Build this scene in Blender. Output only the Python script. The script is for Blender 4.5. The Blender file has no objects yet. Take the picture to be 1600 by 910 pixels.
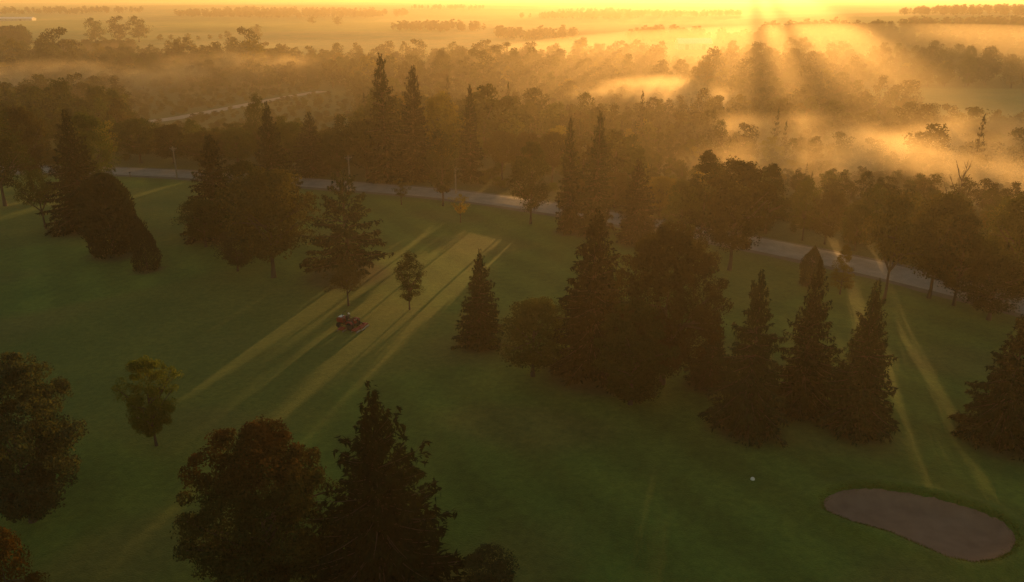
import bpy, bmesh, math, random
import numpy as np
from mathutils import Vector, Matrix

R = math.radians
scene = bpy.context.scene
C = scene.collection

# ------------------------------------------------------------------ camera
cam_d = bpy.data.cameras.new('camera')
cam = bpy.data.objects.new('camera', cam_d)
C.objects.link(cam)
cam.location = (0.0, 0.0, 42.0)
cam.rotation_euler = (R(90 - 20.114), 0, 0)
cam_d.sensor_width = 36.0
cam_d.lens = 36.0 * 1256.0 / 1600.0
cam_d.clip_start = 0.5
cam_d.clip_end = 60000
scene.camera = cam

# ------------------------------------------------------------------ world, sun, exposure
SUN_EL, SUN_AZ = 2.329, 15.313            # degrees above the horizon, clockwise from +Y
world = bpy.data.worlds.new('World')
scene.world = world
world.use_nodes = True
wn = world.node_tree.nodes
wl = world.node_tree.links
wn.clear()
sky = wn.new('ShaderNodeTexSky')
sky.sky_type = 'NISHITA'
sky.sun_disc = False
sky.sun_elevation = R(SUN_EL)
sky.sun_rotation = R(SUN_AZ)
sky.altitude = 200
sky.air_density = 1.0
sky.dust_density = 2.2
sky.ozone_density = 0.6
warm = wn.new('ShaderNodeMix')
warm.data_type = 'RGBA'
warm.blend_type = 'MULTIPLY'
warm.inputs['Factor'].default_value = 1.0
warm.inputs['B'].default_value = (0.90, 0.96, 0.84, 1)      # the warm white balance of the dawn
wl.new(sky.outputs['Color'], warm.inputs['A'])
bg = wn.new('ShaderNodeBackground')
bg.inputs['Strength'].default_value = 0.15
wl.new(warm.outputs['Result'], bg.inputs['Color'])
wo = wn.new('ShaderNodeOutputWorld')
wl.new(bg.outputs['Background'], wo.inputs['Surface'])

sun_d = bpy.data.lights.new('sun', 'SUN')
sun_d.energy = 4.3
sun_d.angle = R(0.28)
sun_d.color = (1.0, 0.49, 0.13)
sun = bpy.data.objects.new('sun', sun_d)
C.objects.link(sun)
sd = Vector((math.sin(R(SUN_AZ)) * math.cos(R(SUN_EL)), math.cos(R(SUN_AZ)) * math.cos(R(SUN_EL)), math.sin(R(SUN_EL))))
sun.rotation_euler = sd.to_track_quat('Z', 'Y').to_euler()
sun.location = (200, 700, 300)

vs = scene.view_settings
vs.view_transform = 'Standard'
vs.look = 'None'
vs.gamma = 1.0
vs.exposure = 0.74
cy = scene.cycles
cy.max_bounces = 6
cy.diffuse_bounces = 3
cy.transmission_bounces = 3
cy.transparent_max_bounces = 8
cy.volume_bounces = 1
cy.volume_step_rate = 1.0
cy.volume_max_steps = 256
cy.use_denoising = True
cy.sample_clamp_indirect = 4.0

HAZE_DENSITY = 0.00021


# ------------------------------------------------------------------ the lie of the land
ROAD = np.array([(-900, 250), (-420, 232), (-260, 217), (-160, 209), (-118.8, 205.4), (-99.9, 203.8), (-84, 200.6), (-64.6, 195.3), (-32.2, 184.7),
                 (-14.6, 178.4), (0, 170.6), (10.7, 163.9), (29.8, 150.8), (44, 139.4), (51.2, 133.4), (58.6, 126.3),
                 (66, 118.5), (78, 104), (100, 74), (130, 30), (170, -30), (260, -160)], float)
BUNKER = [(26.9, 59.4), (28.4, 60.8), (31.1, 61.7), (34.3, 61.3), (36.7, 60.3), (38.9, 59.1), (40.8, 57.5), (41.4, 55.8), (40.9, 54.1), (39.5, 52.6),
          (37.7, 51.6), (35.8, 51.2), (34.1, 51.8), (32.4, 53.5), (31.0, 55.0), (28.4, 56.5), (26.8, 58.0)]


def sstep(a, b, x):
    t = np.clip((x - a) / (b - a), 0.0, 1.0)
    return t * t * (3 - 2 * t)


def poly_dist(poly, x, y):
    """signed distance to a closed outline, negative inside"""
    x = np.asarray(x, float); y = np.asarray(y, float)
    d = np.full(x.shape, 1e9); inside = np.zeros(x.shape, bool)
    n = len(poly)
    for i in range(n):
        ax, ay = poly[i]; bx, by = poly[(i + 1) % n]
        ex, ey = bx - ax, by - ay
        t = np.clip(((x - ax) * ex + (y - ay) * ey) / (ex * ex + ey * ey), 0, 1)
        d = np.minimum(d, np.hypot(x - ax - t * ex, y - ay - t * ey))
        c = ((ay > y) != (by > y)) & (x < ex * (y - ay) / (ey if ey != 0 else 1e-9) + ax)
        inside ^= c
    return np.where(inside, -d, d)


def road_dist(x, y):
    """distance to the road's middle, positive on the far side"""
    x = np.asarray(x, float); y = np.asarray(y, float)
    best = np.full(x.shape, 1e9); sg = np.ones(x.shape)
    for i in range(len(ROAD) - 1):
        ax, ay = ROAD[i]; bx, by = ROAD[i + 1]
        ex, ey = bx - ax, by - ay
        t = np.clip(((x - ax) * ex + (y - ay) * ey) / (ex * ex + ey * ey), 0, 1)
        d = np.hypot(x - ax - t * ex, y - ay - t * ey)
        s = np.where(ex * (y - ay) - ey * (x - ax) > 0, 1.0, -1.0)
        m = d < best
        best = np.where(m, d, best); sg = np.where(m, s, sg)
    return best * sg


def hgt(x, y):
    x = np.asarray(x, float); y = np.asarray(y, float)
    s = road_dist(x, y)
    near = 1 - sstep(-16, -6, s)
    z = near * (0.55 * np.sin(x / 37 + 1) * np.sin(y / 29) + 0.28 * np.sin(x / 13 + 2) * np.sin(y / 17 + 2))
    far = sstep(9, 60, s)
    z = z - 18.0 * sstep(8, 210, s) + far * (1.2 * np.sin(x / 61) * np.sin(y / 47))
    z = z + 14.0 * sstep(620, 1250, s) + 13 * sstep(1500, 3000, s)
    z = z + 20.0 * np.exp(-(((x - 900) / 420) ** 2 + ((y - 1500) / 480) ** 2))
    z = z + 12.0 * np.exp(-(((x + 900) / 700) ** 2 + ((y - 2600) / 500) ** 2))
    d = poly_dist(BUNKER, x, y)
    z = z + np.where(d < 3.5, 0.42 * np.exp(-((d - 0.8) / 0.9) ** 2), 0) - 0.85 * sstep(0.5, -1.9, d)
    return z


def h1(x, y):
    return float(hgt(np.array([x]), np.array([y]))[0])


# kind, shape, x, y (metres), height, crown width, leaves, label
TREES = [
    ('broadleaf_tree', 'broad_near', -17.4, 47.5, 15.0, 10.1, 'leaf_rust_top', 'big round-crowned tree with painted sunlit top beside the large near spruce'),
    ('spruce_tree', 'spruce_big', -9.6, 48.1, 16.4, 12.7, None, 'large ragged spruce with upswept boughs beside the big round-crowned tree'),
    ('broadleaf_tree', 'broad_near_b', -40.7, 57.4, 15.1, 10.7, 'leaf_grey', 'big dull green spreading tree beside the young leafy tree on the fairway'),
    ('broadleaf_tree', 'young_near', -35.4, 69.8, 9.8, 5.2, 'leaf_lime', 'young leafy tree with yellow-green sunlit side alone on dark fairway'),
    ('shrub', 'shrub', -36.2, 46.7, 6.9, 5.0, 'leaf_rust', 'low rusty orange shrub at the dark fairway corner'),
    ('shrub', 'shrub', -1.8, 47.1, 5.2, 4.8, 'leaf_grey', 'low grey-green shrub beside the large near spruce'),
    ('spruce_tree', 'spruce_a', -4.2, 93.9, 12.1, 7.0, None, 'neat pointed spruce standing alone on the fairway beyond the round bush'),
    ('broadleaf_tree', 'broad_oval', -14.6, 106.9, 8.8, 4.3, 'leaf_dark', 'slim dark leafy tree standing beside the golden patch of grass'),
    ('broadleaf_tree', 'broad_round_b', 2.4, 85.0, 9.6, 9.0, 'leaf', 'low round bushy tree in front of the big mixed clump'),
    ('spruce_tree', 'spruce_near', 9.5, 86.6, 18.4, 13.3, None, 'tall broad spruce forming one side of the big mixed clump'),
    ('broadleaf_tree', 'broad_near', 17.3, 83.3, 19.2, 11.7, 'leaf_brown', 'tall brownish round tree rising at the back of the big mixed clump'),
    ('broadleaf_tree', 'broad_near_b', 12.9, 78.1, 12.1, 8.9, 'leaf_dark', 'lower dark tree with pale trunk at front of the big mixed clump'),
    ('spruce_tree', 'spruce_b', 22.7, 83.4, 8.0, 6.2, None, 'low spreading spruce tucked between mixed clump and spruce trio'),
    ('spruce_tree', 'spruce_near_b', 24.1, 73.0, 16.3, 8.8, None, 'tall dark spruce of the near trio, next to the mixed clump'),
    ('spruce_tree', 'spruce_near_c', 30.9, 77.0, 16.4, 8.1, None, 'spruce standing in the middle of the near trio'),
    ('spruce_tree', 'spruce_near', 35.1, 72.4, 15.1, 8.4, None, 'dense spruce of the near trio, closest to the sand bunker'),
    ('spruce_tree', 'spruce_near_b', 49.0, 70.7, 13.6, 9.5, None, 'broad low-boughed spruce standing alone on open grass past the bunker'),
    ('broadleaf_tree', 'broad_egg', -107.6, 166.5, 21.0, 12.6, 'leaf_dark', 'dark tree with yellowing top beside the road, outermost of the row'),
    ('broadleaf_tree', 'broad_round', -109.6, 180.7, 19.4, 10.1, 'leaf_brown', 'brownish round tree just behind the thin-trunked small tree'),
    ('small_tree', 'umbrella', -89.2, 148.6, 11.9, 7.5, 'leaf', 'small open tree with bare thin trunk near the road'),
    ('spruce_tree', 'spruce_near', -82.0, 149.6, 20.7, 15.4, None, 'dark wide spruce overlapping the dense grey-green evergreen'),
    ('broadleaf_tree', 'broad_egg', -88.5, 167.3, 19.8, 12.0, 'leaf', 'olive green leafy tree standing behind the dark wide spruce'),
    ('evergreen_tree', 'dense_cone', -68.2, 131.8, 14.0, 9.9, 'needle_blue', 'dense lumpy grey-green evergreen next to the small drop-shaped one'),
    ('evergreen_tree', 'dense_drop', -59.3, 124.0, 8.0, 4.5, 'needle_blue', 'small dense drop-shaped dark evergreen on the fairway edge'),
    ('evergreen_tree', 'dense_drop', -70.0, 142.1, 8.6, 4.0, 'needle_blue', 'slim evergreen hidden behind the dense lumpy one'),
    ('spruce_tree', 'spruce_near_b', -54.6, 145.2, 17.4, 14.6, None, 'dark layered spruce above the round dark tree by the road'),
    ('broadleaf_tree', 'broad_round_b', -54.2, 136.4, 9.0, 9.0, 'leaf_dark', 'low round dark tree at the foot of the layered spruce'),
    ('broadleaf_tree', 'broad_round', -38.0, 121.1, 17.7, 13.7, 'leaf_brown', 'reddish brown round tree on a clear straight trunk'),
    ('broadleaf_tree', 'broad_egg', -44.8, 131.7, 16.6, 9.7, 'leaf_dark', 'dark leafy tree squeezed between layered spruce and reddish brown tree'),
    ('small_tree', 'broad_round_b', -44.6, 123.9, 6.7, 6.8, 'leaf_grey', 'small pale grey-green tree in front of the reddish brown tree'),
    ('spruce_tree', 'spruce_open', -26.2, 121.9, 16.0, 14.1, None, 'open wide spruce with separate spiky boughs on the fairway'),
    ('small_tree', 'umbrella', -23.7, 108.7, 6.4, 5.7, 'leaf_brown', 'small flat-topped tree in front of the open wide spruce'),
    ('small_tree', 'sapling', -23.8, 169.0, 5.7, 4.7, 'leaf_yellow', 'small pale green sapling beside the road near a pole'),
    ('small_tree', 'sapling', -10.3, 156.1, 6.0, 4.6, 'leaf_gold', 'golden yellow sapling on the sunlit grass near the road'),
    ('broadleaf_tree', 'broad_oval', -14.7, 167.9, 16.6, 8.1, 'leaf_dark', 'dark tall oval tree at the road edge by a pole'),
    ('broadleaf_tree', 'broad_egg', 3.7, 154.5, 16.5, 9.0, 'leaf_dark', 'dark egg-shaped tree with a short clear trunk at the road edge'),
    ('spruce_tree', 'spruce_spire', 11.1, 148.9, 21.6, 5.8, None, 'narrow dark spruce next to the ragged spire by the road'),
    ('spruce_tree', 'spruce_spire', 15.5, 146.8, 22.5, 7.8, None, 'tall ragged spruce spire with sparse top by the road'),
    ('spruce_tree', 'spruce_c', 22.9, 141.6, 14.9, 9.0, None, 'pointed spruce between ragged spire and the big roadside pair'),
    ('broadleaf_tree', 'broad_cone', 32.3, 132.6, 19.0, 11.2, 'leaf_dark', 'tall broad dark tree of the big roadside pair, pointed side'),
    ('broadleaf_tree', 'broad_round', 36.0, 126.1, 18.5, 12.2, 'leaf_brown', 'tall dark round tree of the big roadside pair with trunk on lawn'),
    ('broadleaf_tree', 'broad_egg', 29.3, 134.2, 13.4, 7.7, 'leaf', 'smaller leafy tree against the big roadside pair'),
    ('evergreen_tree', 'dense_drop', 46.8, 118.9, 6.3, 4.0, 'needle_blue', 'small dark cone-shaped evergreen in front of the road'),
    ('small_tree', 'broad_cone', 49.7, 114.2, 8.1, 4.6, 'leaf_yellow', 'small light olive cone-shaped tree in front of the road'),
    ('broadleaf_tree', 'umbrella', 54.5, 110.1, 16.6, 8.7, 'leaf_brown', 'tall brownish tree with clear trunk on lawn near the road bend'),
    ('broadleaf_tree', 'broad_round', 61.9, 111.7, 16.1, 10.2, 'leaf_brown', 'broad brownish tree beside the bare dead tree'),
    ('spruce_tree', 'spruce_spire', 65.0, 130.5, 12.1, 3.9, None, 'narrow spire spruce poking up among brownish trees at road bend'),
    ('dead_tree', 'bare', 70.7, 124.4, 17.0, 7.2, None, 'bare dead tree with thin upright branches among brownish trees'),
    ('broadleaf_tree', 'broad_round_b', 65.9, 103.0, 9.3, 10.5, 'leaf_dark', 'dark low-crowned tree standing behind the broad lone spruce'),
    ('broadleaf_tree', 'broad_egg', 64.0, 108.7, 13.6, 9.1, 'leaf_dark', 'dark leafy tree at road bend next to the bare dead tree'),
    ('broadleaf_tree', 'broad_round', 77.2, 117.3, 14.5, 10.2, 'leaf', 'round-topped tree rising out of the mist beyond the road bend'),
    ('broadleaf_tree', 'broad_round_b', 71.2, 100.1, 16.2, 9.2, 'leaf_dark', 'dark round tree at the far end of the road bend'),
    ('spruce_tree', 'spruce_spire', -30.3, 192.4, 29.1, 10.9, None, 'tallest dark spruce spire of the trio beyond the road'),
    ('spruce_tree', 'spruce_c', -23.5, 191.6, 26.3, 10.9, None, 'second tall spruce spire close against the tallest one'),
    ('spruce_tree', 'spruce_spire', -10.1, 191.8, 22.6, 6.7, None, 'slender spruce spire standing apart beyond the road'),
    ('broadleaf_tree', 'broad_round', -35.6, 196.0, 14.1, 15.3, 'leaf_dark', 'round dark tree at the foot of the tall spruce trio'),
    ('broadleaf_tree', 'broad_oval', -17.5, 201.4, 20.9, 11.8, 'leaf_yellow', 'yellow-green leafy tree between the tall spruce spires'),
    ('spruce_tree', 'spruce_c', -49.5, 198.3, 15.3, 10.4, None, 'dark pointed spruce beside the round trees across the road'),
    ('broadleaf_tree', 'broad_round_b', -43.3, 197.5, 11.2, 11.0, 'leaf_dark', 'round dark tree between pointed spruce and tall trio'),
    ('broadleaf_tree', 'broad_round', -55.7, 200.6, 13.1, 12.5, 'leaf', 'olive round tree beside the dark pointed spruce across the road'),
    ('spruce_tree', 'spruce_near', -48.7, 161.9, 20.6, 11.9, None, 'tall pointed dark spruce rising behind the reddish brown tree'),
    ('broadleaf_tree', 'broad_oval', -67.7, 214.0, 18.6, 6.4, 'leaf', 'tall thin leafy tree rising above the wood toward the far lane'),
    ('broadleaf_tree', 'broad_round', -79.8, 207.9, 9.6, 13.6, 'leaf_brown', 'reddish tree with short trunk just across the road'),
    ('broadleaf_tree', 'broad_round_b', -90.9, 214.8, 10.2, 11.9, 'leaf_dark', 'dark roundish tree behind the tall roadside pole'),
    ('broadleaf_tree', 'broad_round', -99.8, 214.8, 11.9, 14.3, 'leaf_dark', 'dark round tree across the road from the dense evergreens'),
    ('shrub', 'shrub', -122.5, 213.8, 3.8, 8.5, 'leaf_yellow', 'bright green roadside shrub across the road'),
    ('broadleaf_tree', 'broad_round_b', -72.8, 212.2, 9.8, 11.8, 'leaf', 'leafy tree across the road behind the layered spruce'),
    ('broadleaf_tree', 'broad_cone', 47.8, 146.3, 13.7, 9.0, 'leaf_dark', 'dark pointed leafy tree across the road past the roadside pair'),
    ('broadleaf_tree', 'broad_oval', 53.2, 141.6, 11.9, 5.6, 'leaf', 'slim leafy tree rising from the roadside hedge'),
    ('broadleaf_tree', 'broad_round_b', 56.4, 139.2, 9.9, 6.6, 'leaf_brown', 'roundish brown tree rising from the roadside hedge'),
    ('broadleaf_tree', 'broad_round', 60.3, 135.3, 8.5, 6.7, 'leaf', 'rounded olive tree along the roadside hedge'),
    ('broadleaf_tree', 'broad_round_b', 21.7, 165.9, 7.8, 8.1, 'leaf_brown', 'low brownish tree across the road behind the ragged spire'),
    ('broadleaf_tree', 'broad_round', 30.2, 160.1, 8.1, 7.5, 'leaf_yellow', 'yellowish tree across the road beside the big roadside pair'),
    ('broadleaf_tree', 'umbrella_low', -2.5, 194.5, 12, 8.5, 'leaf_brown', 'low rusty tree on a bare trunk, shaped to block sun, beside the slender spire'),  # trees from here down placed and shaped to cut off the low sunlight
    ('broadleaf_tree', 'umbrella_low', 3.6, 193.0, 12, 8.5, 'leaf_brown', 'rusty open-trunked sun-blocking tree added across the road behind the egg-shaped tree'),
    ('broadleaf_tree', 'umbrella_low', 9.6, 190.0, 12.5, 8.5, 'leaf_brown', 'olive open-trunked sun-blocking tree added across the road beside the narrow spruce'),
]



# ------------------------------------------------------------------ helpers
def tag(o, label=None, cat=None, group=None, kind=None):
    if label: o['label'] = label
    if cat: o['category'] = cat
    if group: o['group'] = group
    if kind: o['kind'] = kind
    return o


def link(o, parent=None):
    C.objects.link(o)
    if parent is not None:
        o.parent = parent
    return o


def empty(name, loc, rz=0.0):
    o = bpy.data.objects.new(name, None)
    C.objects.link(o)
    o.location = loc
    o.rotation_euler = (0, 0, rz)
    o.empty_display_size = 0.5
    return o


def mesh_np(name, verts, faces, mats, mat_idx=None, smooth=False):
    """faces: an (n,4) or (n,3) int array"""
    me = bpy.data.meshes.new(name)
    verts = np.asarray(verts, np.float32); faces = np.asarray(faces, np.int32)
    n, k = faces.shape
    me.vertices.add(len(verts)); me.vertices.foreach_set('co', verts.ravel())
    me.loops.add(n * k); me.loops.foreach_set('vertex_index', faces.ravel())
    me.polygons.add(n); me.polygons.foreach_set('loop_start', np.arange(0, n * k, k, dtype=np.int32))
    for m in mats: me.materials.append(m)
    if mat_idx is not None: me.polygons.foreach_set('material_index', np.asarray(mat_idx, np.int32))
    if smooth: me.polygons.foreach_set('use_smooth', np.ones(n, bool))
    me.update(calc_edges=True)
    return me


class MB:
    """collects boxes, tubes and sheets into one mesh"""
    def __init__(self):
        self.bm = bmesh.new()

    def box(self, c, s, rot=None, bev=0.0):
        r = bmesh.ops.create_cube(self.bm, size=1.0)
        vs_ = r['verts']
        M = Matrix.Translation(c) @ (rot.to_4x4() if rot is not None else Matrix.Identity(4)) @ Matrix.Diagonal((s[0], s[1], s[2], 1))
        bmesh.ops.transform(self.bm, matrix=M, verts=vs_)
        if bev > 0:
            es = list({e for v in vs_ for e in v.link_edges})
            bmesh.ops.bevel(self.bm, geom=es, offset=bev, segments=2, affect='EDGES', profile=0.6)
        return self

    def tube(self, pts, rads, n=8, cap=True):
        rings = []
        pts = [Vector(p) for p in pts]
        for i, p in enumerate(pts):
            t = (pts[min(i + 1, len(pts) - 1)] - pts[max(i - 1, 0)]).normalized()
            a = Vector((0, 0, 1)) if abs(t.z) < 0.9 else Vector((1, 0, 0))
            u = t.cross(a).normalized(); v = t.cross(u)
            rings.append([self.bm.verts.new(p + (u * math.cos(2 * math.pi * k / n) + v * math.sin(2 * math.pi * k / n)) * rads[i]) for k in range(n)])
        for a, b in zip(rings, rings[1:]):
            for k in range(n):
                self.bm.faces.new((a[k], a[(k + 1) % n], b[(k + 1) % n], b[k]))
        if cap:
            self.bm.faces.new(rings[0][::-1]); self.bm.faces.new(rings[-1])
        return self

    def lathe(self, prof, c, axis='Z', n=20):
        rings = []
        for r, h in prof:
            ring = []
            for k in range(n):
                a = 2 * math.pi * k / n
                if axis == 'Z': p = (c[0] + r * math.cos(a), c[1] + r * math.sin(a), c[2] + h)
                elif axis == 'X': p = (c[0] + h, c[1] + r * math.cos(a), c[2] + r * math.sin(a))
                else: p = (c[0] + r * math.cos(a), c[1] + h, c[2] + r * math.sin(a))
                ring.append(self.bm.verts.new(p))
            rings.append(ring)
        for a, b in zip(rings, rings[1:]):
            for k in range(n):
                self.bm.faces.new((a[k], a[(k + 1) % n], b[(k + 1) % n], b[k]))
        self.bm.faces.new(rings[0][::-1]); self.bm.faces.new(rings[-1])
        return self

    def prism(self, pts, depth, axis='Y', y0=0.0):
        """outline in XZ (or YZ for axis X) pushed through depth"""
        f = (lambda p, d: (p[0], d, p[1])) if axis == 'Y' else (lambda p, d: (d, p[0], p[1]))
        a = [self.bm.verts.new(f(p, y0)) for p in pts]
        b = [self.bm.verts.new(f(p, y0 + depth)) for p in pts]
        n = len(pts)
        self.bm.faces.new(a); self.bm.faces.new(b[::-1])
        for k in range(n):
            self.bm.faces.new((a[k], b[k], b[(k + 1) % n], a[(k + 1) % n]))
        return self

    def build(self, name, m, parent=None, smooth=False):
        bmesh.ops.recalc_face_normals(self.bm, faces=self.bm.faces)
        me = bpy.data.meshes.new(name)
        self.bm.to_mesh(me); self.bm.free()
        me.materials.append(m)
        if smooth:
            me.polygons.foreach_set('use_smooth', np.ones(len(me.polygons), bool))
        return link(bpy.data.objects.new(name, me), parent)


# ------------------------------------------------------------------ materials
def nodes_of(name):
    m = bpy.data.materials.new(name)
    m.use_nodes = True
    nt = m.node_tree
    nt.nodes.clear()
    out = nt.nodes.new('ShaderNodeOutputMaterial')
    return m, nt, out


def node(nt, t, **kw):
    n = nt.nodes.new(t)
    for k, v in kw.items():
        if k in n.inputs: n.inputs[k].default_value = v
        else: setattr(n, k, v)
    return n


def ramp(nt, stops):
    n = nt.nodes.new('ShaderNodeValToRGB')
    cr = n.color_ramp
    while len(cr.elements) < len(stops): cr.elements.new(0.5)
    for e, (p, c) in zip(cr.elements, stops):
        e.position = p
        e.color = (c[0], c[1], c[2], 1) if not isinstance(c, (int, float)) else (c, c, c, 1)
    return n


def mixc(nt, a, b, fac, mode='MIX'):
    n = nt.nodes.new('ShaderNodeMix')
    n.data_type = 'RGBA'; n.blend_type = mode
    for key, v in (('A', a), ('B', b), ('Factor', fac)):
        if hasattr(v, 'is_linked') or hasattr(v, 'node'):
            nt.links.new(v, n.inputs[key])
        elif key == 'Factor':
            n.inputs['Factor'].default_value = v
        else:
            n.inputs[key].default_value = (v[0], v[1], v[2], 1)
    return n.outputs['Result']


def plain(name, col, rough=0.7, metal=0.0, var=0.15, scale=6.0, bump=0.0):
    """a base colour with blotchy wear"""
    m, nt, out = nodes_of(name)
    b = node(nt, 'ShaderNodeBsdfPrincipled', Roughness=rough, Metallic=metal)
    tc = node(nt, 'ShaderNodeTexCoord')
    nz = node(nt, 'ShaderNodeTexNoise', Scale=scale, Detail=5.0)
    nt.links.new(tc.outputs['Object'], nz.inputs['Vector'])
    lo = [c * (1 - var) for c in col]; hi = [min(1, c * (1 + var)) for c in col]
    rp = ramp(nt, [(0.3, lo), (0.7, hi)])
    nt.links.new(nz.outputs['Fac'], rp.inputs['Fac'])
    nt.links.new(rp.outputs['Color'], b.inputs['Base Color'])
    if bump:
        bp = node(nt, 'ShaderNodeBump', Strength=bump, Distance=0.05)
        nt.links.new(nz.outputs['Fac'], bp.inputs['Height'])
        nt.links.new(bp.outputs['Normal'], b.inputs['Normal'])
    nt.links.new(b.outputs['BSDF'], out.inputs['Surface'])
    return m


def leafy(name, col, col2, trans=0.3, vary=0.35):
    """leaf colour that differs from leaf to leaf and from tree to tree; thin leaves let some light through"""
    m, nt, out = nodes_of(name)
    geo = node(nt, 'ShaderNodeNewGeometry')
    oi = node(nt, 'ShaderNodeObjectInfo')
    c1 = mixc(nt, col, col2, geo.outputs['Random Per Island'])
    hs = node(nt, 'ShaderNodeHueSaturation')
    mr = node(nt, 'ShaderNodeMapRange'); mr.inputs['To Min'].default_value = 1 - vary; mr.inputs['To Max'].default_value = 1 + vary
    mh = node(nt, 'ShaderNodeMapRange'); mh.inputs['To Min'].default_value = 0.488; mh.inputs['To Max'].default_value = 0.518
    nt.links.new(oi.outputs['Random'], mr.inputs['Value'])
    wnz = node(nt, 'ShaderNodeTexWhiteNoise', noise_dimensions='1D')
    nt.links.new(oi.outputs['Random'], wnz.inputs['W'])
    nt.links.new(wnz.outputs['Value'], mh.inputs['Value'])
    nt.links.new(mr.outputs['Result'], hs.inputs['Value'])
    nt.links.new(mh.outputs['Result'], hs.inputs['Hue'])
    nt.links.new(c1, hs.inputs['Color'])
    d = node(nt, 'ShaderNodeBsdfDiffuse', Roughness=0.6)
    t = node(nt, 'ShaderNodeBsdfTranslucent')
    nt.links.new(hs.outputs['Color'], d.inputs['Color'])
    br = mixc(nt, hs.outputs['Color'], (1.5, 1.35, 0.7), 1.0, 'MULTIPLY')
    nt.links.new(br, t.inputs['Color'])
    mx = node(nt, 'ShaderNodeMixShader', Fac=trans)
    nt.links.new(d.outputs['BSDF'], mx.inputs[1]); nt.links.new(t.outputs['BSDF'], mx.inputs[2])
    nt.links.new(mx.outputs['Shader'], out.inputs['Surface'])
    return m


M = {}
M['bark'] = plain('bark', (0.075, 0.055, 0.04), 0.9, var=0.4, scale=9, bump=0.6)
M['pale_bark'] = plain('pale_bark', (0.20, 0.17, 0.14), 0.9, var=0.3, scale=9, bump=0.4)
M['needle'] = leafy('spruce_needles', (0.014, 0.026, 0.011), (0.030, 0.046, 0.018), 0.15)
M['needle_blue'] = leafy('dense_evergreen_needles', (0.018, 0.032, 0.015), (0.036, 0.054, 0.024), 0.12)
M['leaf'] = leafy('broad_leaves', (0.032, 0.054, 0.014), (0.068, 0.086, 0.023), 0.32)
M['leaf_lime'] = leafy('lime_green_leaves', (0.085, 0.125, 0.022), (0.17, 0.195, 0.040), 0.40)
M['leaf_dark'] = leafy('dark_broad_leaves', (0.022, 0.038, 0.012), (0.046, 0.062, 0.019), 0.28)
M['leaf_yellow'] = leafy('yellowing_leaves', (0.10, 0.10, 0.018), (0.17, 0.14, 0.028), 0.36)
M['leaf_gold'] = leafy('golden_leaves', (0.22, 0.15, 0.02), (0.32, 0.22, 0.03), 0.4)
M['leaf_rust'] = leafy('rusty_leaves', (0.055, 0.036, 0.013), (0.10, 0.055, 0.016), 0.3)
M['leaf_brown'] = leafy('brownish_leaves', (0.042, 0.046, 0.017), (0.078, 0.074, 0.025), 0.28)
M['leaf_grey'] = leafy('grey_green_leaves', (0.040, 0.056, 0.028), (0.074, 0.090, 0.046), 0.28)


# ------------------------------------------------------------------ tree shapes (unit height 1, crown radius 0.5 at the widest; scaled when planted)
def quads(P, U, V, shape='diamond'):
    """leaf-sized four-cornered faces: centre P, half axes U and V"""
    n = len(P)
    if shape == 'diamond':
        v = np.stack([P - U, P + V * 0.9 - U * 0.15, P + U, P - V * 0.9 - U * 0.15], 1)
    else:
        v = np.stack([P - U - V, P + U - V, P + U + V, P - U + V], 1)
    return v.reshape(-1, 3), np.arange(n * 4).reshape(n, 4)


def unit(v):
    return v / np.maximum(np.linalg.norm(v, axis=-1, keepdims=True), 1e-9)


def tube_np(pts, rads, n=6):
    pts = np.asarray(pts, float); m = len(pts)
    t = np.gradient(pts, axis=0); t = unit(t)
    a = np.where(np.abs(t[:, 2:3]) < 0.9, np.array([[0, 0, 1.0]]), np.array([[1.0, 0, 0]]))
    u = unit(np.cross(t, a)); v = np.cross(t, u)
    ang = np.arange(n) * 2 * np.pi / n
    V = pts[:, None, :] + (u[:, None, :] * np.cos(ang)[None, :, None] + v[:, None, :] * np.sin(ang)[None, :, None]) * np.asarray(rads)[:, None, None]
    i = np.arange(m - 1)[:, None] * n; k = np.arange(n)[None, :]; k2 = (k + 1) % n
    Fc = np.stack([i + k, i + k2, i + n + k2, i + n + k], -1).reshape(-1, 4)
    return V.reshape(-1, 3), Fc


def join_np(parts):
    Vs, Fs, o = [], [], 0
    for v, f in parts:
        Vs.append(v); Fs.append(f + o); o += len(v)
    return np.concatenate(Vs), np.concatenate(Fs)


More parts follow.
